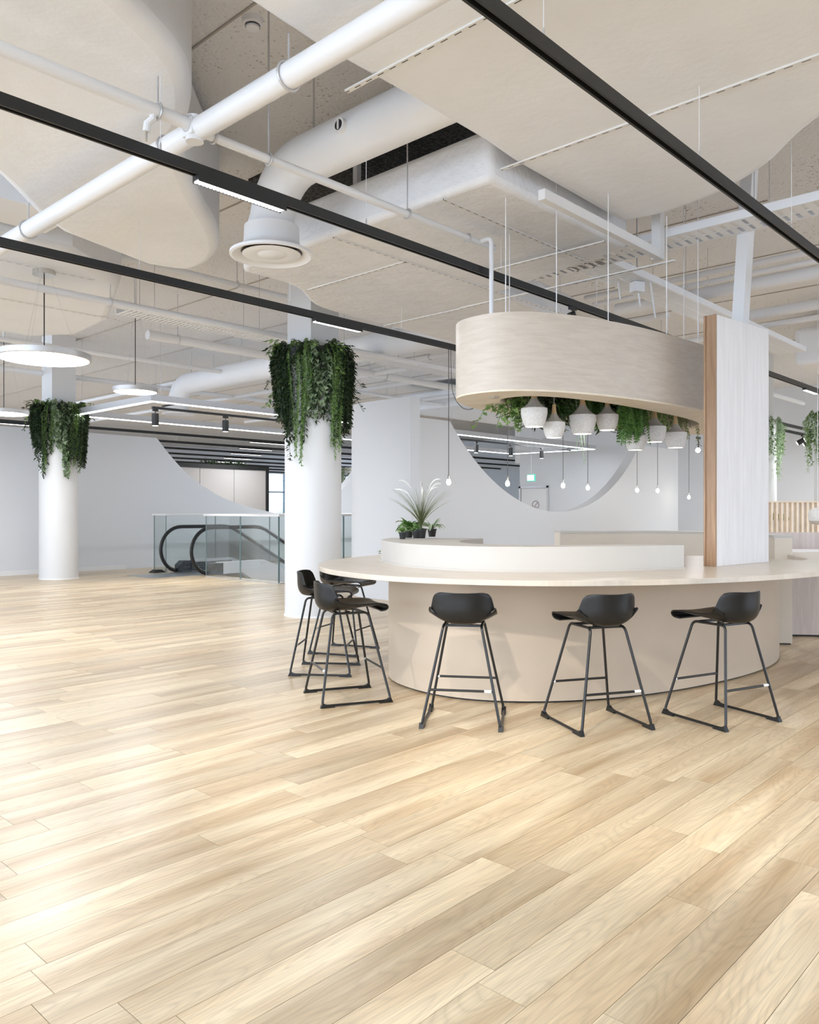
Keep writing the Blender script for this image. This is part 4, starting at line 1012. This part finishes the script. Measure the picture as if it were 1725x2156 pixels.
ud, wd = to_uw(PZ(1672, 962, 3.2)); drop_duct(ud, wd, wd-4, 3.9, .22, 'round white duct with diffuser above the slat screen', 3.2)
# pipes
def pipe(name, pts, r, lab, cat='pipe', group='white ceiling pipes', clamps=(), n=14):
    t = thing(name, Vector(pts[0]), lab, cat, group)
    MB().tube(pts, r, n).build('pipe_run', M['pipe'], t)
    for (p, up) in clamps:
        p = Vector(p); 
        d = (Vector(pts[1])-Vector(pts[0])).normalized(); ex = d.cross(Vector((0,0,1))).normalized(); ey = ex.cross(d)
        MB().tube([p + ex*(r+.008)*math.cos(a) + ey*(r+.008)*math.sin(a) for a in [k*math.pi/10 for k in range(20)]], .007, 6, closed=True).build('clamp', M['rim'], t)
        if up and over(p, p.z) > p.z+r+.02: MB().tube([p+Vector((0,0,r)), Vector((p.x,p.y,over(p, p.z)))], .006, 6).build('hanger_rod', M['rim'], t)
    return t
ZP = 3.45
pb = to_uw(PZ(600, 165, ZP)); ub = pb[0]
pipe('main_pipe', [uw(ub, -1, ZP), uw(ub, 16, ZP)], .062, 'thick white pipe crossing under the wavy duct', clamps=[(uw(ub, ray_u(608, ub), ZP), True), (uw(ub, ray_u(352, ub), ZP), False), (uw(ub, ray_u(60, ub), ZP), True)])
ps = to_uw(PZ(200, 190, ZP)); wsn = ps[1]
uj = ray_w(410, wsn)
t = pipe('sprinkler_pipe', [uw(-3, wsn, ZP+.02), uw(uj, wsn, ZP+.02)], .036, 'white sprinkler pipe meeting the thick pipe at a clamped joint', clamps=[(uw(ray_w(395, wsn), wsn, ZP+.02), False), (uw(ray_w(332, wsn), wsn, ZP+.02), True)])
q = MB(); cp = uw(ray_w(322, wsn), wsn, ZP+.02); q.tube([cp, cp+Vector((0,0,-.05)), cp+Vector((-.03,0,-.075)), cp+Vector((-.035,0,-.12))], .02, 10); q.build('drop_elbow', M['pipe'], t)
MB().tube([cp+Vector((-.035,0,-.12)), cp+Vector((-.035,0,-.17))], .009, 10).build('sprinkler_head', M['chrome'], t)
ue = ray_w(1040, wsn)
pipe('sprinkler_pipe', [uw(uj, wsn, ZP), uw(ue, wsn, ZP)], .027, 'thin white sprinkler pipe running on from the joint towards the canopy', clamps=[(uw(ray_w(450, wsn), wsn, ZP), False), (uw(ray_w(566, wsn), wsn, ZP), True), (uw(ray_w(858, wsn), wsn, ZP), True), (uw(ray_w(985, wsn), wsn, ZP), False)])
pe = PY(1035, 500, 6.35); pipe('drop_pipe', round_corners([uw(ue-.2, wsn, ZP), PY(1035, 500, 6.35), Vector((pe.x, pe.y, ZT-.03))], .05), .018, 'white pipe dropping from the ceiling into the oval canopy')
q = MB(); q.tube([uw(uj, wsn, ZP-.07), uw(uj, wsn, ZP+.07)], .05, 14); q.box(uw(uj, wsn, ZP), .1, .1, .09, UANG); q.build('pipe_joint', M['pipe'], label='clamped four way pipe joint under the wavy duct', cat='joint')
# far pipes along u and w
wl = to_uw(PZ(100, 610, 3.55))[1]
pipe('sprinkler_pipe', [uw(-2, wl, 3.55), uw(9, wl, 3.55)], .04, 'white pipe running past the largest disc pendant', clamps=[(uw(ray_w(232, wl), wl, 3.55), True)])
for i, (px, py, z, r, w0, w1) in enumerate(((1725, 527, 3.95, .035, -2, 5.2), (1725, 548, 3.9, .03, -2, 5.2), (1725, 572, 3.85, .075, -2, 5.0), (1725, 640, 3.95, .07, -3, 4.2), (1725, 668, 3.9, .04, -3, 4.2))):
    u = to_uw(PZ(px, py, z))[0]; pipe('conduit_pipe', [uw(u, w0, z), uw(u, w1, z)], r, ['upper thin pipe behind the leaning post', 'lower thin pipe behind the leaning post', 'thick pipe behind the leaning post', 'thick pipe just above the top of the fin', 'thin pipe just above the top of the fin'][i], clamps=[(uw(u, 1.5, z), True)])
for i, (px, py, z, r, ua, ub_) in enumerate(((800, 790, 3.9, .07, 6, 16), (650, 810, 3.9, .04, 2, 16), (200, 800, 3.9, .05, -1, 12), (500, 600, 4.2, .035, 3, 9), (1200, 700, 3.8, .05, 9, 20))):
    w = to_uw(PZ(px, py, z))[1]; pipe('conduit_pipe', [uw(ua, w, z), uw(ub_, w, z)], r, ['pipe running along beside the slotted tray', 'thin pipe over the glass balustrade', 'pipe over the column before the swooping wall', 'thin conduit under the slab by the column shaft', 'pipe running on behind the oval canopy'][i], clamps=[(uw((ua+ub_)/2, w, z), True), (uw(ua+.5, w, z), True)])
for i, (px, py, z, w0, w1) in enumerate(((800, 770, 4.05, 5, 14), (400, 800, 4.0, 8, 24), (900, 800, 4.05, 5, 16), (500, 835, 3.9, 10, 26), (820, 850, 3.95, 8, 20))):
    u = to_uw(PZ(px, py, z))[0]; pipe('conduit_pipe', [uw(u, w0, z), uw(u, w1, z)], .045, ['thin white pipe crossing above the wing wall', 'thin white pipe crossing behind the smaller disc', 'thin white pipe crossing behind the green column', 'white pipe crossing above the light frame', 'white pipe crossing behind the wing wall'][i], clamps=[(uw(u, (w0+w1)/2, z), True), (uw(u, w0+1, z), True)])
# slotted profiles on the ducts
def strip(u0, w0, u1, w1, z, lab, wd=.03, hang=False):
    L = math.hypot(u1-u0, w1-w0); mb = MB().box((0,0,.011), L, wd, .010)
    o = mb.build('slotted_profile', M['strip'], label=lab, cat='profile', group='slotted ceiling profiles', local=True, smooth=False)
    o.location = uw((u0+u1)/2, (w0+w1)/2, z); d = uw(u1-u0, w1-w0); o.rotation_euler = (0,0,math.atan2(d.y, d.x))
    return o
strip(3.04, 3.32, 3.04, -1.5, ZD-.016, 'slotted strip on the widest duct nearest the round duct')
strip(4.47, 3.3, 4.47, -1.5, ZD-.016, 'slotted strip on the widest duct passing under the black track')
strip(4.38, 3.75, 6.35, 3.75, 3.534, 'slotted strip along the wrapped duct beside the widest duct')
strip(4.38, 4.94, 7.9, 4.94, 3.534, 'slotted strip down the middle of the wrapped duct')
strip(5.25, 6.3, 5.25, 4.94, 3.534, 'slotted strip crossing the wrapped duct above the column')
strip(6.9, 6.85, 6.9, 5.02, 3.534, 'slotted strip crossing the wrapped duct near the canopy')
strip(5.9, 4.6, 5.9, 3.3, 3.50, 'slotted strip crossing towards the white strut', .035)
strip(6.35, 5.2, 6.35, 2.9, 3.36, 'hanging slotted strip in front of the cable tray', .04)
strip(-2, 8.2, 3.9, 8.2, 3.724, 'slotted strip on the duct before the largest disc pendant')
strip(-2, 9.7, 4.9, 9.7, 3.724, 'slotted strip on the duct behind the largest disc pendant')
# white strut and hanger
st = thing('strut_hanger', PY(1395, 548, 6.9), 'white angled steel strut with upright hanger beside the cable tray', 'strut')
wq = to_uw(PZ(1395, 548, 3.42))[1]; u1s = to_uw(PZ(1395, 548, 3.42))[0]
q = MB(); q.ubox(4.6, u1s, wq-.02, wq+.035, 3.42, 3.49); q.build('strut', M['white'], st)
q = MB(); q.ubox(u1s-.08, u1s, wq-.02, wq+.06, 3.42, ZS); q.build('hanger', M['white'], st)
# cable trays
def tray(name, p0, p1, wd, z, lab, slots, sidew=.07):
    """p0,p1 in (u,w); floor of slats with open slots, two sides with rims"""
    t = thing(name, uw((p0[0]+p1[0])/2, (p0[1]+p1[1])/2, z), lab, 'cable tray', 'white perforated cable trays')
    along_u = abs(p1[0]-p0[0]) > abs(p1[1]-p0[1]); L = (p1[0]-p0[0]) if along_u else (p1[1]-p0[1])
    def bx(a0, a1, b0, b1, z0, z1):
        q = MB()
        if along_u: q.ubox(p0[0]+a0, p0[0]+a1, p0[1]+b0, p0[1]+b1, z0, z1)
        else: q.ubox(p0[0]+b0, p0[0]+b1, p0[1]+a0, p0[1]+a1, z0, z1)
        return q
    for b in (0, wd): bx(0, L, b-.004, b+.004, z, z+sidew).build('side', M['pipe'], t, smooth=False)
    q = MB(); n = int(abs(L)/slots)
    for k in range(n):
        s = bx(k*slots, k*slots+slots*.62, 0, wd, z, z+.004); q.add(s.v, s.f)
    for b in (0, wd*.5-.012, wd-.024):
        s = bx(0, L, b, b+.024, z-.0005, z+.0045); q.add(s.v, s.f)
    q.build('slatted_floor', M['pipe'], t, kind='stuff', smooth=False)
    for k in range(max(2, int(abs(L)/1.6))):
        a = .3 + k*1.5
        if a < abs(L): 
            for b in (0, wd):
                pt = uw(p0[0]+a, p0[1]+b) if along_u else uw(p0[0]+b, p0[1]+a)
                MB().tube([(pt.x,pt.y,z), (pt.x,pt.y,max(z+.01, over(pt, z)))], .004, 5).build('hanger_rod', M['rim'], t)
    return t
tray('cable_tray', (6.45, -1), (6.45, 4.6), .34, 3.62, 'perforated white cable tray running past the top of the leaning post', .09)
tray('cable_tray', (6.6, 3.72), (12.5, 3.72), .38, 3.62, 'perforated white cable tray running away above the oval canopy', .035)
wt = to_uw(PZ(600, 715, 3.6))[1]
tray('cable_tray', (ray_w(275, wt), wt), (15, wt), .35, 3.6, 'perforated white cable tray passing behind the column shaft', .06)
# junction boxes and looped cables on the tray
for i, (px, py) in enumerate(((1268, 565), (1310, 580), (1342, 605))):
    c = PY(px, py, 8.1); t = thing('junction_box', c, ['dark junction box above the cable tray', 'white junction box with bent conduit above the cable tray', 'white junction box with cable loops near the drop of the tray'][i], 'junction box', 'junction boxes on the tray')
    MB().box(c, .12, .09, .10, .4).build('box', M['darksteel'] if i == 0 else M['pipe'], t)
    MB().tube(smooth_path([c, c+Vector((.05,0,.12)), c+Vector((.12,.02,.10)), c+Vector((.16,.04,-.05)), c+Vector((.2,.05,-.3))], 5), .009, 6).build('cable_loop', M['pipe'], t)
    MB().tube([c+Vector((0,0,.04)), Vector((c.x,c.y,ZS))], .008, 6).build('hanger_rod', M['rim'], t)
# smoke detector
c = uw(*to_uw(PZ(532, 40, ZS)), ZS)
t = thing('smoke_detector', c-Vector((0,0,.07)), 'round white smoke detector on the rough ceiling', 'detector')
MB().lathe([(.03,-.07),(.045,-.065),(.05,-.04),(.065,-.035),(.07,0)], 28, c).build('body', M['pipe'], t)
MB().lathe([(.0505,-.055),(.0515,-.045)], 28, c, False, False).build('vent_slots', M['darksteel'], t)
# hanger posts seen in the dark bay
q = MB(); p = PY(752, 400, 6.9); q.box((p.x, p.y, (3.9+ZS)/2), .05, .05, ZS-3.9, UANG); q.build('hanger_post', M['white'], label='white square hanger post in the dark ceiling bay', cat='post')

# ============================================================ RIGHT BACKGROUND
# grey wood cabinet
cu = Vector((3.84, 8.22, 0)); ang = math.atan2(-.12, 1.0)
cab = thing('grey_wood_cabinet', cu, 'grey wood service cabinet with pale worktop beyond the bar end', 'cabinet')
ex = Vector((math.cos(ang), math.sin(ang), 0)); ey = Vector((-ex.y, ex.x, 0)); cc = cu + ex*1.2
MB().box(cc+ey*.3+Vector((0,0,.42)), 2.4, .6, .80, ang).build('body', M['greywood'], cab)
MB().box(cc+ey*.31+Vector((0,0,.01)), 2.36, .56, .02, ang).build('plinth', M['black'], cab)
MB().box(cc+ey*.295+Vector((0,0,.855)), 2.42, .64, .035, ang).build('worktop', M['palewood'], cab)
MB().box(cc+ey*.62+Vector((0,0,.53)), 2.4, .03, 1.05, ang).build('upstand', M['greywood'], cab)
# slatted screen
sl0, sl1 = Vector((6.2, 14.6, 0)), Vector((8.6, 14.2, 0))
ss = thing('slat_screen', (sl0+sl1)/2, 'screen of upright light wood slats beyond the grey cabinet', 'screen')
d = (sl1-sl0).normalized(); n = 28; an = math.atan2(d.y, d.x); zt_ = 1.44
for k in range(n):
    p = sl0 + d*(k+.5)*(sl1-sl0).length/n
    MB().box(p+Vector((0,0,zt_/2)), .045, .06, zt_, an+.5).build('slat', M['slatwood'], ss, smooth=False)
MB().box((sl0+sl1)/2+Vector((0,0,zt_+.01)), (sl1-sl0).length, .07, .025, an).build('top_rail', M['slatwood'], ss)
MB().box((sl0+sl1)/2+Vector((0,0,.03)), (sl1-sl0).length, .08, .06, an).build('bottom_rail', M['slatwood'], ss)
# planter trough behind slats
pc = Vector((6.9, 15.3, 0)); t = thing('planter_trough', pc, 'white trough with green plants behind the slat screen', 'planter')
MB().box(pc+Vector((0,0,.55)), .75, .25, 1.1, an).build('trough', M['white'], t); mb = MB(); rng = random.Random(61)
for k in range(160):
    p = pc + Vector((rng.uniform(-.33,.33), rng.uniform(-.1,.1), 1.08+rng.random()*.06)); mb.leaf(p, Vector((rng.uniform(-1,1), rng.uniform(-1,1), rng.uniform(.4,1.4))), Vector((0,-1,.3)), .13, .06)
mb.build('leaves', M['vine'], t, smooth=False)
# greened columns partly hidden behind the fin and at the frame edge
def far_col(x, y, lab, plab, seed):
    c = Vector((x, y, 0)); t = thing('round_column', c, lab, 'column', 'columns beyond the bar')
    MB().lathe([(.35,0),(.35,3.2)], 40, c).build('cladding', M['column'], t); MB().box(c+Vector((0,0,(3.2+ZS)/2)), .45, .45, ZS-3.2, UANG).build('square_shaft', M['column'], t)
    rng = random.Random(seed); tp = thing('trailing_plant', c+Vector((0,0,2)), plab, 'plant', 'greenery rings beyond the bar')
    for k in range(60):
        pts = vine_path(c, rng.random()*6.283, .35, rng.uniform(.7, 1.35), 3.2, rng); mb = MB(); mb.tube(pts, .003, 4, cap=False); leafy(mb, pts, rng, .03, .07, .04, .9, .45, c); mb.build('strand', M['silver' if k % 2 else 'vine'], tp, smooth=False)
Yq = 17.0; far_col((1598-CX)/F*Yq, Yq, 'white column mostly hidden behind the wood fin', 'pale green trailing plant peeping out from behind the fin', 71)
Yq = 15.6; far_col((1757-CX)/F*Yq, Yq, 'white column beyond the end of the slat screen', 'pale green trailing plant over the end of the slat screen', 72)
# white bowl lamp at the frame edge
c = PY(1722, 1090, 10.2); t = thing('bowl_pendant', c-Vector((0,0,.1)), 'white bowl shaped pendant lamp in front of the slat screen', 'lamp')
MB().lathe([(.01,-.09),(.06,-.08),(.105,-.04),(.115,.03),(.09,.10),(.03,.13)], 32, c).build('bowl', M['stone'], t); MB().tube([c+Vector((0,0,.12)), Vector((c.x,c.y,over(c)))], .003, 6).build('cord', M['pipe'], t)
# bright spotlight shining past the fin, and spot heads right of it
c = PY(1471, 935, 13.0)
spot_head('s', Vector((c.x, c.y, c.z+.12)), Vector((0, 2, 1.5)), 'dazzling lit spotlight beside the wood fin', face=M['spotface'], drop=.22, size=.06)
MB().tube([Vector((c.x,c.y,c.z+.1)), Vector((c.x,c.y,ZS))], .008, 6).build('spot_rod', M['pipe'], label='thin rod carrying the dazzling spotlight', cat='rod')
for i, (px, w, nm) in enumerate(((1707, 6.04, 'large black cylinder spotlight on the track beyond the fin'), (1690, 6.5, 'small black spotlight hanging above the slat screen'), (1703, 6.5, 'black spotlight next to the trailing plant above the slat screen'))):
    u = ray_w(px, w); p = uw(u, w, ZTR); spot_head('s', p, p + Vector((-1, .3, -.6)), nm, size=.085, drop=.14)
track(6.5, 17, 22.5, [], 'short black track above the slat screen', wu=[17.5, 20, 22])
# warm spots over the bar on the two near tracks, just outside the picture
for i, (u, w, aim, lab) in enumerate(((.6, 3.95, Vector((.9, 4.8, 0)), 'black spotlight on the near track aimed at the bar'), (1.2, 1.85, Vector((1.9, 4.7, 0)), 'black spotlight on the widest duct track aimed at the bar'))):
    spot_head('s', uw(u, w, ZTR-.01), aim, lab, power=150)

# linear lamps added to brighten the rooms beyond the screen walls
for i, (u, w, lab) in enumerate(((14.5, 13.0, 'linear lamp added to brighten the room behind the round wall opening'), (19.5, 12.2, 'linear lamp added for light before the far door'), (19.0, 5.0, 'linear lamp added for light over the slat screen'), (16.0, 1.0, 'linear lamp added for light beyond the bar end'))):
    t = thing('added_lamp', uw(u, w, ZTR), lab, 'lamp', 'added linear lamps beyond the bar')
    MB().ubox(u-1.2, u+1.2, w-.06, w+.06, ZTR, ZTR+.06).build('body', M['rim'], t); MB().ubox(u-1.18, u+1.18, w-.05, w+.05, ZTR-.006, ZTR).build('diffuser', M['louvre'], t)
    for d_ in (-1, 1): MB().tube([uw(u+d_, w, ZTR+.05), uw(u+d_, w, ZS)], .003, 5).build('hanger_wire', M['rim'], t)
    area('added_lamp_light', uw(u, w, ZTR-.02), 2.4, .1, 100, t)

# ------------------------------------------------------------ turn the finished place so that planks and tracks run along world x
R3 = Matrix.Rotation(-UANG, 3, 'Z'); R4 = R3.to_4x4()
def turn(o):
    plain_rot = max(abs(a) for a in o.rotation_euler) < 1e-6
    if plain_rot and (o.type == 'EMPTY' or (o.type == 'MESH' and o.data.users == 1)):
        o.location = R3 @ o.location
        if o.type == 'MESH': o.data.transform(R4)
        for ch in o.children: turn(ch)
    else:
        o.location = R3 @ o.location; o.rotation_euler = (R3 @ o.rotation_euler.to_matrix()).to_euler()
for o in list(COL.objects):
    if o.parent is None: turn(o)
